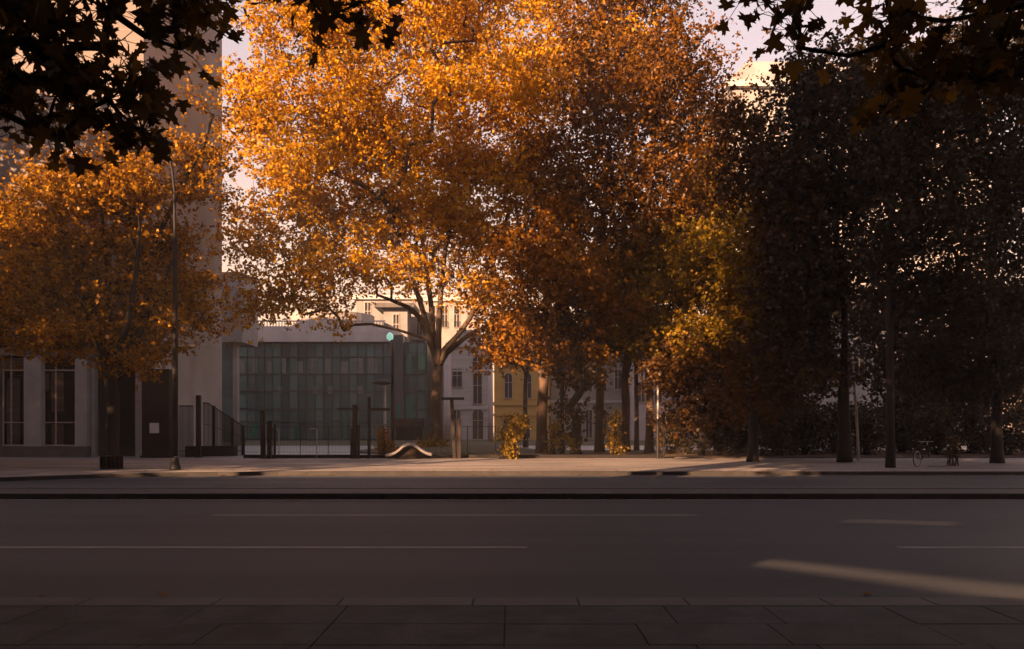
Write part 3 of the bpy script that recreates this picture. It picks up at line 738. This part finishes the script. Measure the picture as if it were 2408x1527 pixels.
fp = thing('fence_panel', 'flat dark bar panel between the lamp post and the square post', 'fence', (X(437, 40.3), 40.3, GZ))
b_ = MB(); a0, a1 = -16*40.3/FPX, 17*40.3/FPX; ht = Z(956, 40.3)-GZ
for i in range(13): xx = a0+(a1-a0)*i/12; b_.tube([(xx, 0, 0), (xx, 0, ht)], 0.018, 5)
b_.build('bar', M['dark_steel'], fp)
b_ = MB(); b_.box(a0, a1, -0.02, 0.02, ht, ht+0.05); b_.box(a0, a1, -0.016, 0.016, 0.3, 0.34); b_.build('frame', M['dark_steel'], fp)
# dark steel slab with notice
ds = thing('steel_slab', 'tall dark steel slab with a white notice in front of the building corner', 'panel', (X(365, 39.8), 39.8, GZ))
hs = Z(868, 39.8)-GZ; ws = 32*39.8/FPX
MB().box(-ws, ws, 0, 0.45, -0.05, hs).build('body', M['rust_steel'], ds, bevel=0.02)
MB().box(-ws-0.06, ws+0.06, -0.06, 0.51, -0.05, 0.12).build('foot', M['dark_steel'], ds)
MB().box((352-365)*39.8/FPX, (374-365)*39.8/FPX, -0.02, -0.003, Z(1019, 39.8)-GZ, Z(995, 39.8)-GZ).build('notice', M['paper'], ds)
# humped bench
hb = thing('humped_bench', 'wave shaped humped bench rising in front of the big trunk', 'bench', (X(962, 38.6), 38.6, GZ))
prof = [(908, 1067), (920, 1066), (930, 1062), (940, 1055), (950, 1046), (960, 1042), (970, 1042), (980, 1047), (992, 1056), (1004, 1063), (1016, 1066)]
up_ = [((a-962)*38.6/FPX, Z(b, 38.6)-GZ) for a, b in prof]
lo_ = [(a, max(0.0, z-0.13)) for a, z in up_]
m = MB(); n = len(up_)
vs_ = [(a, y, z) for y in (-0.3, 0.3) for a, z in up_] + [(a, y, z) for y in (-0.3, 0.3) for a, z in lo_]
fs = []
for i in range(n-1):
    fs += [(i, i+1, n+i+1, n+i), (2*n+i, 3*n+i, 3*n+i+1, 2*n+i+1), (i, 2*n+i, 2*n+i+1, i+1), (n+i, n+i+1, 3*n+i+1, 3*n+i)]
m.add(vs_, fs).build('seat', M['concrete_grey'], hb)
MB().prism([(a, max(0.0, z-0.135)) for a, z in up_[2:9]][::-1] + [(up_[2][0], -0.05), (up_[8][0], -0.05)], 0.05, 0.2).build('support', M['rust_steel'], hb)

# ---------------------------------------------------------------- lamps and poles
dL = 28.6
sl = thing('street_lamp', 'tall dark curved street lamp on the far pavement, left of centre', 'street lamp', (X(412, dL), dL, GZ))
def sx(px): return (px-412)*dL/FPX
def sz(py): return Z(py, dL)-GZ
MB().lathe([(0.20, 0), (0.19, 0.04), (0.115, 0.42), (0.10, 0.46)], (0, 0, 0), 16).build('base', M['pole'], sl, smooth=True)
pts = [(412, 1073, .10), (412, 900, .098), (411.5, 700, .092), (411, 552, .088), (411, 546, .052), (410, 450, .048), (405, 400, .046), (395, 358, .044), (383, 334, .042), (370, 320, .04)]
MB().tube([(sx(a), 0, sz(b)) for a, b, r in pts], [r for a, b, r in pts], 12).build('pole', M['pole'], sl, smooth=True)
hd_ = MB(); hd_.tube([(sx(372), 0, sz(321)), (sx(362), 0, sz(314)), (sx(350), 0, sz(309)), (sx(338), 0, sz(307))], [.05, .12, .14, .05], 10); hd_.build('lamp_head', M['pole'], sl, smooth=True)
k_ = MB(); k_.lathe([(0.03, -0.1), (0.09, -0.05), (0.10, 0.08), (0.05, 0.14)], (sx(379), 0, sz(305)), 10); k_.tube([(sx(379), 0, sz(310)), (sx(376), 0, sz(324))], 0.02, 6); k_.build('sensor', M['pole'], sl, smooth=True)
MB().box(sx(419), sx(460), -0.03, 0.03, sz(815), sz(811)).build('bracket_arm', M['pole'], sl)

lt = thing('lantern_post', 'dark post with a pale cyan lantern in front of the glass building', 'street lamp', (X(920, 60), 60, GZ))
def qx(px): return (px-920)*60/FPX
def qz(py): return Z(py, 60)-GZ
MB().tube([(0.1, 0, 0), (0.1, 0, qz(838)), (0, 0, qz(800))], [0.13, 0.11, 0.08], 10).build('pole', M['pole'], lt)
m, n_, L_, o_ = new_mat('lantern_glow')
b_ = n_.new("ShaderNodeBsdfPrincipled"); b_.inputs["Base Color"].default_value = (0.55, 0.75, 0.72, 1)
b_.inputs["Emission Color"].default_value = (0.42, 0.92, 0.72, 1); b_.inputs["Emission Strength"].default_value = 0.12; L_.new(b_.outputs[0], o_.inputs[0])
MB().lathe([(0.10, 0), (0.24, 0.12), (0.26, 0.35), (0.15, 0.55), (0.04, 0.6)], (qx(917), 0, qz(801)), 14).build('lantern', m, lt, smooth=True)
MB().box(qx(915), qx(922), -0.2, -0.05, qz(836), qz(804)).build('banner', M['white_stone'], lt)
dk = thing('disc_lamp', 'pale thin lamp post with a flat dark disc head before the glass facade', 'street lamp', (X(905, 72), 72, GZ))
MB().tube([(0, 0, 0), (0, 0, Z(905, 72)-GZ)], [0.14, 0.12], 10).build('pole', M['pale_metal'], dk)
MB().lathe([(0.15, -0.05), (0.85, 0.10), (0.9, 0.2), (0.4, 0.45), (0.1, 0.5)], (-0.25, 0, Z(905, 72)-GZ), 18).build('disc_head', M['pole'], dk, smooth=True)

p1 = thing('signal_pole', 'slim pale pole on a dark lower post among the right hand trunks', 'pole', (X(1547, 38.8), 38.8, GZ))
MB().tube([(0, 0, Z(985, 38.8)-GZ), (0, 0, Z(906, 38.8)-GZ)], 0.045, 8).build('upper_pole', M['pale_metal'], p1)
MB().tube([(0, 0, -0.03), (0, 0, Z(985, 38.8)-GZ)], 0.075, 8).build('lower_post', M['dark_steel'], p1)
p2 = MB().tube([(0, 0, -0.03), (-0.10, 0, 2.2), (-0.28, 0, Z(850, 37)-GZ)], [0.075, 0.06, 0.045], 8)
o = p2.build('leaning_pole', M['pale_metal'], smooth=True); o.location = (X(2019, 37), 37, GZ); tag(o, 'slim leaning pole standing in the dark right hand trees', 'pole')

# ---------------------------------------------------------------- bicycle
bk = thing('bicycle', 'dark bicycle parked on the far pavement beside a dark trunk at right', 'bicycle', (X(2171, 31.2), 31.2, GZ), rz=math.radians(38))
R_ = 0.31
def wheel(x, steer=0):
    o = MB(); pr = []
    n = 28
    pts = [(x+R_*math.cos(2*math.pi*i/n), 0, R_+R_*math.sin(2*math.pi*i/n)) for i in range(n+1)]
    t = MB().tube(pts, 0.02, 6, cap=False).build('wheel', M['dark_steel'], bk, smooth=True)
    rim = MB().tube([(x+(R_-.03)*math.cos(2*math.pi*i/n), 0, R_+(R_-.03)*math.sin(2*math.pi*i/n)) for i in range(n+1)], 0.017, 5, cap=False); rim.build('rim', M['pale_metal'], t)
    sp = MB()
    for i in range(14): a = 2*math.pi*i/14; sp.tube([(x, 0, R_), (x+(R_-.03)*math.cos(a), 0, R_+(R_-.03)*math.sin(a))], 0.002, 3, cap=False)
    sp.build('spokes', M['pale_metal'], t)
wheel(-0.5); wheel(0.5)
f_ = MB()
BB = (-0.08, 0, 0.28); SEAT = (-0.2, 0, 0.78); HEAD = (0.36, 0, 0.82); HB_ = (0.40, 0, 0.68)
for a, b in ((BB, SEAT), (SEAT, HEAD), (BB, HB_), ((-0.5, 0, R_), BB), ((-0.5, 0, R_), SEAT), (HEAD, HB_), (HB_, (0.5, 0, R_))): f_.tube([a, b], 0.018, 6)
f_.build('frame', M['rust_steel'], bk)
s_ = MB(); s_.tube([SEAT, (-0.22, 0, 0.88)], 0.014, 6); s_.tube([(-0.36, 0, 0.90), (-0.24, 0, 0.91), (-0.08, 0, 0.90)], [0.07, 0.06, 0.02], 8); s_.build('saddle', M['dark_steel'], bk)
h_ = MB(); h_.tube([HEAD, (0.34, 0, 0.95)], 0.015, 6); h_.tube([(0.22, -0.28, 0.97), (0.34, -0.12, 0.96), (0.34, 0.12, 0.96), (0.22, 0.28, 0.97)], 0.013, 6); h_.build('handlebar', M['pale_metal'], bk)
c_ = MB(); c_.lathe([(0.08, -0.006), (0.08, 0.006)], (0, 0, 0), 16); c_.build('pedal_crank', M['pale_metal'], bk).location = BB
bk.children[-1].rotation_euler = (math.radians(90), 0, 0)

# ---------------------------------------------------------------- trees
A = M
dT1 = D(1103)
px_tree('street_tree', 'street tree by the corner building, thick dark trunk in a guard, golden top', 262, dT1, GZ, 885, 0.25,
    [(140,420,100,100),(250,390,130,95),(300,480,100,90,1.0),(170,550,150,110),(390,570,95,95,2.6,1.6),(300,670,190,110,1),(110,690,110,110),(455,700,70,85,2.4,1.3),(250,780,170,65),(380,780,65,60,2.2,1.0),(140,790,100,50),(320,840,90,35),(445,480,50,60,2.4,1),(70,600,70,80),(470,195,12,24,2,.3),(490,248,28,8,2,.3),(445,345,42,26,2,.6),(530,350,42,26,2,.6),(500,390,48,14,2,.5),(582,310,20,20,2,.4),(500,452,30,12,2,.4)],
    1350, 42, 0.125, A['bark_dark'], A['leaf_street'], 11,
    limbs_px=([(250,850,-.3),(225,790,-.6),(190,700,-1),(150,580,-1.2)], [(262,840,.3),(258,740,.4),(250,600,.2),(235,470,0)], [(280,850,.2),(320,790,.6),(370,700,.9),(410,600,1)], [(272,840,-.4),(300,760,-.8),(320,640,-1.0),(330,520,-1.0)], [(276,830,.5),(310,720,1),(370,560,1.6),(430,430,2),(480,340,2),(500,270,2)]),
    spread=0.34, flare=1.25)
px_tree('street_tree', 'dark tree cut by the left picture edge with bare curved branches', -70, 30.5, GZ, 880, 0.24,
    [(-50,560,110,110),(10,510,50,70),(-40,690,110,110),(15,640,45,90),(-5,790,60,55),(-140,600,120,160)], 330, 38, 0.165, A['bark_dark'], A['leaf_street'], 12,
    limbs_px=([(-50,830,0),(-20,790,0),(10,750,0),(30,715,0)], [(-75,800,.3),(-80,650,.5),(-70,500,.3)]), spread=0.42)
gd = thing('tree_guard', 'low dark metal guard round the foot of the left street tree', 'tree guard', (X(262, dT1), dT1, GZ))
g_ = MB()
for i in range(16):
    a = 2*math.pi*i/16; g_.box(0.36*math.cos(a)-0.02, 0.36*math.cos(a)+0.02, 0.36*math.sin(a)-0.02, 0.36*math.sin(a)+0.02, -0.02, 0.48)
g_.build('bar', M['rust_steel'], gd)
g_ = MB(); n = 24
for z in (0.06, 0.47): g_.tube([(0.36*math.cos(2*math.pi*i/n), 0.36*math.sin(2*math.pi*i/n), z) for i in range(n+1)], 0.028, 6, cap=False)
g_.build('hoop', M['rust_steel'], gd)

px_tree('plane_tree', 'huge golden plane tree in the middle with spreading pale limbs', 1027, 50, GZ+0.40, 862, 0.34,
    [(900,40,290,150),(1110,-40,300,150),(760,230,190,140,-4,4),(950,280,240,160),(1180,240,210,170),(670,410,110,110,-5,3),(820,470,160,110),(1000,500,190,100),(1180,480,160,120),
     (640,570,80,70,-5,2.5),(720,630,105,55,-4,2.5),(850,640,75,55),(1000,630,110,60),(1140,640,95,75),(615,690,60,45,-5,2),(625,220,60,90,-6,2),(630,60,75,100,-6,2.5),(600,330,36,50,-6,1.5),(600,735,55,40,-5,1.5),(572,650,26,50,-6,1.2),(690,700,50,35,-4,1.5),(800,755,26,18,-2,1),(610,490,42,50,-6,1.5),
     (1350,140,160,170),(780,720,50,35),(760,60,160,120),(1060,400,150,90),(1100,560,120,70),(930,420,120,90),(1240,420,110,80),(1230,330,90,70),(700,470,110,60),(790,540,100,50),(640,350,60,60,-5,2)],
    3500, 48, 0.185, A['bark_pale'], A['leaf_gold'], 21,
    limbs_px=([(1012,800,-.3),(1000,750,-.8),(985,700,-1.2),(958,630,-1.6),(930,560,-2),(895,440,-2)], [(1006,788,.5),(985,745,1),(962,724,1.2),(920,706,1.4),(887,694,1.4),(881,655,1.2)],
              [(1018,790,.2),(1014,720,.6),(1004,640,.9),(990,540,1),(984,420,1),(975,250,.5)], [(1031,790,-.3),(1036,700,-.5),(1046,600,-.7),(1062,480,-.5),(1085,320,0)],
              [(1046,822,0),(1076,790,-.2),(1101,755,-.5),(1126,715,-.8),(1150,660,-1.0),(1168,590,-1.0),(1205,470,-1)], [(1050,830,.4),(1086,800,.8),(1118,778,1.2),(1150,762,1.6),(1190,740,2)]),
    spread=0.60, flare=1.2, sides=9)
px_tree('plane_tree', 'amber tree with dark forked trunk right of the round bush', 1275, 45.5, GZ, 885, 0.32,
    [(1205,800,80,55),(1290,750,110,85),(1195,710,55,60),(1330,650,120,100),(1255,620,95,85),(1395,700,90,90),(1300,520,105,100),(1350,810,70,45),(1165,760,35,40)],
    760, 42, 0.195, A['bark'], A['leaf_amber'], 22,
    limbs_px=([(1262,860,0),(1250,810,-.3),(1235,740,-.5),(1225,680,-.6)], [(1278,850,.2),(1280,760,.3),(1285,640,.3),(1300,540,.2)], [(1292,860,.1),(1320,820,.4),(1350,760,.6),(1390,690,.8)]), spread=0.6)
px_tree('plane_tree', 'tall amber tree with straight bare trunk and dark golden top', 1410, 47, GZ, 850, 0.26,
    [(1400,100,110,130),(1530,60,130,140),(1620,140,85,120),(1480,250,170,120),(1600,330,120,110),(1655,250,55,100),(1420,380,120,110),(1540,460,150,100),(1350,480,75,90),(1310,400,60,70),(1440,560,100,70),(1500,-80,160,100)],
    1350, 46, 0.19, A['bark'], A['leaf_bronze'], 23,
    limbs_px=([(1412,760,0),(1415,640,.2),(1420,500,.3),(1430,350,.2),(1450,200,0)], [(1420,740,.3),(1450,690,.6),(1490,640,.8),(1520,540,1),(1560,400,1)]), spread=0.7)
px_tree('plane_tree', 'olive leaved tree with dark trunk behind the slim bush, right of the bare trunk', 1470, 49, GZ, 890, 0.28,
    [(1480,640,110,80),(1580,560,120,95),(1500,740,100,75),(1680,500,105,95),(1660,420,85,80),(1440,790,60,50)], 700, 44, 0.195, A['bark'], A['leaf_olive'], 24, spread=0.65)
px_tree('plane_tree', 'yellow green tree with doubled trunk close to the slim pale pole', 1527, 46, GZ, 860, 0.24,
    [(1620,690,120,85),(1720,650,115,95,-3),(1560,800,100,55),(1680,790,120,85,-3),(1790,750,95,95,-4,2.5),(1770,570,95,90,-3),(1640,610,90,70)], 950, 44, 0.185, A['bark'], A['leaf_olive'], 25, spread=0.6)
px_tree('slim_tree', 'slim dark trunk between the olive tree and the doubled trunk', 1497, 52, GZ, 840, 0.15,
    [(1510,700,80,80),(1470,820,60,40),(1540,600,90,80)], 160, 40, 0.24, A['bark'], A['leaf_brown'], 26, spread=0.7)
px_tree('slim_tree', 'small bare forked tree before the ochre house', 1236, 60, GZ, 878, 0.17,
    [(1203,838,22,24),(1262,835,22,30),(1235,790,50,30)], 70, 36, 0.25, A['bark_dark'], A['leaf_amber'], 27,
    limbs_px=([(1226,860,0),(1214,850,0),(1200,832,0)], [(1244,862,0),(1252,840,0),(1260,815,0)]), spread=0.5)
px_tree('slim_tree', 'thin ivy covered trunk right of the dark forked trunk', 1322, 44, GZ, 830, 0.12,
    [(1330,940,14,90),(1322,1010,16,50),(1335,830,40,40),(1345,760,60,50)], 80, 26, 0.20, A['bark_dark'], A['leaf_brown'], 28, spread=0.35)
px_tree('slim_tree', 'short thick dark trunk between ivy trunk and bare trunk', 1354, 43, GZ, 985, 0.27,
    [(1356,960,28,28),(1370,900,40,40),(1352,870,30,40)], 55, 22, 0.20, A['bark_dark'], A['leaf_brown'], 29, spread=0.4)
# right hand dark trees
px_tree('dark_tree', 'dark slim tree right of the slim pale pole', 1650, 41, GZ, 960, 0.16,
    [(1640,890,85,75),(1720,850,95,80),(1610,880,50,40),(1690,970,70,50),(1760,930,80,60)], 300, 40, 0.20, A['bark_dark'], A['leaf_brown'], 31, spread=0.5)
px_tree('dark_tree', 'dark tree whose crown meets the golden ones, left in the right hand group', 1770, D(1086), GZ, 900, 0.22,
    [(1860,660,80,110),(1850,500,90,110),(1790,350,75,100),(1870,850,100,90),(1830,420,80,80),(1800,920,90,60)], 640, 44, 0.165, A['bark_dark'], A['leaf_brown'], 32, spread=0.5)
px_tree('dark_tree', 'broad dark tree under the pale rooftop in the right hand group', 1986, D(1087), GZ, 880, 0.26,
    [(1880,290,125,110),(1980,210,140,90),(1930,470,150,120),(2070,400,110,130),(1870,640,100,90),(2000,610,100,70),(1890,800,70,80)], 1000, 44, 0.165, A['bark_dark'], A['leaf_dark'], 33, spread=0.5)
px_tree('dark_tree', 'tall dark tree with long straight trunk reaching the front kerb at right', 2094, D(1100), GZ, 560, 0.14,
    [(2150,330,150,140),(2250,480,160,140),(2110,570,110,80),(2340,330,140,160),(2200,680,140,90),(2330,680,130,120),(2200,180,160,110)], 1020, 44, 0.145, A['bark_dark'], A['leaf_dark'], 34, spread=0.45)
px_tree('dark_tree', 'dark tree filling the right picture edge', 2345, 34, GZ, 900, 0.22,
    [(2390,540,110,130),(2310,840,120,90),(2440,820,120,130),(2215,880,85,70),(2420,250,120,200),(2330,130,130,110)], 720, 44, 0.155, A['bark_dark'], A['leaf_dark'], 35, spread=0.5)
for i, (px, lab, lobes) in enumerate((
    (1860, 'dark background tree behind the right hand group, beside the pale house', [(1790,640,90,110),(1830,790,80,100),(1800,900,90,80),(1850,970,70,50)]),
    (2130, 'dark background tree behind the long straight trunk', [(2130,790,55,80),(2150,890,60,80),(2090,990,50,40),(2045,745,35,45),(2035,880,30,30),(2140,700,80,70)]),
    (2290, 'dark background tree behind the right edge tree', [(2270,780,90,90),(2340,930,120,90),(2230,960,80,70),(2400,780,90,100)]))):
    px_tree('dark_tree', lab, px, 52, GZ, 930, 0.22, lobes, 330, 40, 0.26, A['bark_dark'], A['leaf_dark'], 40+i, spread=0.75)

# bushes
make_bush('bush', 'round upright bush with glowing olive leaves standing at the low wall', 1200, 38.3, [(1198,1040,26,34),(1206,1005,34,30),(1195,1062,18,18),(1218,990,22,22)], 1500, 0.13, A['leaf_olive'], 51)
make_bush('bush', 'slim tall olive bush beside the bare straight trunk', 1446, 41.5, [(1446,1045,20,28),(1440,1005,20,30),(1455,1060,20,14),(1448,975,12,20)], 800, 0.13, A['leaf_olive'], 52)
make_bush('bush', 'leggy sapling bush between the forked trunk and the ivy trunk', 1300, 41.5, [(1300,1050,18,22),(1305,1010,16,26),(1340,1040,14,30)], 600, 0.13, A['leaf_olive'], 53)
make_bush('bush', 'dark bush left of the humped bench under the cyan lantern', 905, 42, [(903,1035,18,32),(912,1055,18,16),(896,1058,16,14)], 700, 0.13, A['leaf_amber'], 54)
make_bush('bush', 'low spreading bush at the foot of the big trunk', 1020, 48, [(1000,1048,24,10),(1040,1050,24,9)], 500, 0.16, A['leaf_olive'], 55, base_z=GZ+0.25)
make_bush('bush', 'twiggy bush of lit stems beside the bicycle', 2240, 31.5, [(2235,1058,13,22),(2252,1062,13,20),(2242,1040,12,16)], 240, 0.10, A['leaf_brown'], 56, stems=16, stem_m=M['bark_pale'], foot=0.35)
hedge_px = [(1592, 44), (1690, 43), (1740, 46), (1820, 42), (1890, 44), (1960, 46), (2040, 43), (2120, 46), (2200, 43), (2290, 45), (2370, 42), (2450, 45)]
first = None
for i, (px, d) in enumerate(hedge_px):
    if i < 3:
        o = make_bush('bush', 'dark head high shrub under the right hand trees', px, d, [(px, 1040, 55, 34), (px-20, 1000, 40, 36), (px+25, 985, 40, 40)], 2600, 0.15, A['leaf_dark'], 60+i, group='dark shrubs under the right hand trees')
        first = first or []; first.append(o)
    else:
        o = copy_tree(first[i % 3]); o.location = (X(px, d), d, GZ); o.rotation_euler = (0, 0, i*1.3)

# fallen leaves
def litter(name, spots, seed, size, mat):
    rng = np.random.default_rng(seed); P = []
    for x0, x1, y0, y1, z, n in spots:
        q = rng.uniform(size=(n, 3)); P.append(np.stack([x0+(x1-x0)*q[:, 0], y0+(y1-y0)*q[:, 1], np.full(n, z)], 1))
    P = np.vstack(P); n = len(P); k = len(LEAF_FAR)
    a = rng.uniform(0, 6.28, n); sz = size*rng.uniform(.6, 1.2, n); c, sn = np.cos(a), np.sin(a)
    T = LEAF_FAR
    V = np.stack([P[:, 0, None] + sz[:, None]*(T[None, :, 0]*c[:, None] - T[None, :, 1]*sn[:, None]), P[:, 1, None] + sz[:, None]*(T[None, :, 0]*sn[:, None] + T[None, :, 1]*c[:, None]),
                  P[:, 2, None] + 0.012 + np.abs(T[None, :, 2])*sz[:, None]*1.5*rng.uniform(0, 1, n)[:, None]], 2)
    mb = MB(); mb.add(V.reshape(-1, 3).tolist(), [tuple(range(i*k, i*k+k)) for i in range(n)])
    return tag(mb.build(name, mat), 'dry leaves lying along kerbs, median and pavements', 'leaves', kind='stuff')
litter('fallen_leaves', [(-30, 40, 27.7, 39.2, GZ+.004, 900), (-20, 40, 38.6, 39.25, GZ+.004, 700), (-20, 30, 27.62, 27.9, GZ+.004, 160), (-20, 30, 26.9, 27.25, 0.01, 260), (-14, 14, 18.5, 19.7, 0.126, 120), (-14, 14, 17.9, 18.18, 0.006, 60),
                         (-6, 6, 7.25, 7.9, 0.004, 10), (2, 30, 39.8, 48, GZ+.06, 2500)], 91, 0.11, M['leaf_amber'])

# near plane trees framing the view
def near_tree(label, base, lobes, seed, ncl, lpc, leafm, d, limbs=()):
    b = base
    lb = lobes_px(lobes, d, (b[0], b[1], b[2]))
    lb = [(np.array([c[0], c[1] + d - b[1], c[2]]), r) for c, r in lb]
    return make_tree('near_plane_tree', label, 'tree', b, 4.6, 0.3, lb, ncl, lpc, 0.165, M['bark_dark'], leafm, seed, spread=0.17, bough=0.01, clump=1, tmpl=LEAF_NEAR, twigs=True, up=0.1, hang=0.5, limbs=limbs)
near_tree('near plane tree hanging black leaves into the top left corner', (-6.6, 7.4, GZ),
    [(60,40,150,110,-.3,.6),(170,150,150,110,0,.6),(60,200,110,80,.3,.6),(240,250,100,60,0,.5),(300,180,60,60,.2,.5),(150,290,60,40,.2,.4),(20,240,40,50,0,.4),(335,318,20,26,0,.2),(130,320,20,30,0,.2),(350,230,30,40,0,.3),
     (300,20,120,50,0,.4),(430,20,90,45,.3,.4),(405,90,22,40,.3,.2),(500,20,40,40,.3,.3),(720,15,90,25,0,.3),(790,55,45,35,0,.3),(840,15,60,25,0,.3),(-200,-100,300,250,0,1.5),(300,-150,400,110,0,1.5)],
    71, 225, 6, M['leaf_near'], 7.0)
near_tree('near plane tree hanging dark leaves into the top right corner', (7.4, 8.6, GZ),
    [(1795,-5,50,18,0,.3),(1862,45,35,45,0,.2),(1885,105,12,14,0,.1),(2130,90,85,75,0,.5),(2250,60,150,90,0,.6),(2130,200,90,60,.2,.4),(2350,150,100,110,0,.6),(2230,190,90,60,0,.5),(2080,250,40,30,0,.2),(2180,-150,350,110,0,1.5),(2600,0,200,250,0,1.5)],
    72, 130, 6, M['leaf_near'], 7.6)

# tall plane trees on the near pavement behind the camera: they break the low sun into patches
rngn = np.random.default_rng(5)
st = make_tree('pavement_plane_tree', 'tall plane tree on the near pavement behind the camera', 'tree', (-25.5, 5.0, GZ), 7, 0.4,
    [(np.array([0, 0, 15.6]), np.array([4.4, 4.0, 3.0])), (np.array([0.5, 0, 21.0]), np.array([5.0, 4.4, 5.5])), (np.array([0, 0, 29.5]), np.array([4.2, 4.0, 5.0]))],
    330, 38, 0.42, M['bark'], M['leaf_amber'], 81, group='plane trees on the near pavement', spread=0.9)
for i, (x, y, sc) in enumerate(((-12.5, 4.5, 1.0), (-33.2, 5, .48), (-43, 5, .75), (-48.5, 4.6, .70), (-54, 5, .66), (-61, 4.6, .64), (-68, 5, .64),
                                (-6.5, 3.2, .74), (0.5, -3.0, .8), (5.5, 2.5, .74), (13, 4, .74), (-8.5, -4, .8), (7.5, -3.5, .8), (13, -4, .8), (18, 3, .8), (23, 3, .8), (28, 3, .8), (-8.4, 8.8, .8), (9.4, 9.6, .8), (-37, 8, .36), (-43.5, 8, .38), (-50, 8, .38), (-57, 8, .38))):
    c = copy_tree(st); c.location = (x, y, GZ); c.scale = (1.12, 1.12, sc); c.rotation_euler = (0, 0, i*1.9)
st.scale = (0.95, 0.95, 1.02)
make_tree('pavement_plane_tree', 'added unseen very tall tree behind the camera, high crown shading the golden tree', 'tree', (-39.5, -3, GZ), 22, 0.45,  # added out of view; crown set high to shade the golden tree
    [(np.array([0.8, 0, 31.5]), np.array([3.6, 3.5, 2.5])), (np.array([1.5, 0, 34.5]), np.array([3.6, 3.5, 2.5]))], 200, 38, 0.42, M['bark'], M['leaf_amber'], 83, spread=0.9)
for i, (x, y, sc) in enumerate(((-29, 29.5, .62), (-36, 30, .66), (-43, 30, .66))):
    c = copy_tree(st); c.location = (x, y, GZ); c.scale = (0.9, 0.9, sc); c.rotation_euler = (0, 0, i*1.3+0.7)
    c['label'] = 'plane tree on the far pavement beyond the left picture edge'; c['group'] = 'plane trees on the far pavement'
# ---------------------------------------------------------------- autumn haze in the street
m, n_, L_, o_ = new_mat('haze')
pv_ = n_.new("ShaderNodeVolumePrincipled"); pv_.inputs["Color"].default_value = (1.0, 0.96, 0.95, 1)
pv_.inputs["Density"].default_value = 0.0006; pv_.inputs["Anisotropy"].default_value = 0.0
L_.new(pv_.outputs[0], o_.inputs["Volume"])
hz = MB().box(-245, 245, -125, 265, -1.2, 43).build('haze', m); hz['kind'] = 'stuff'
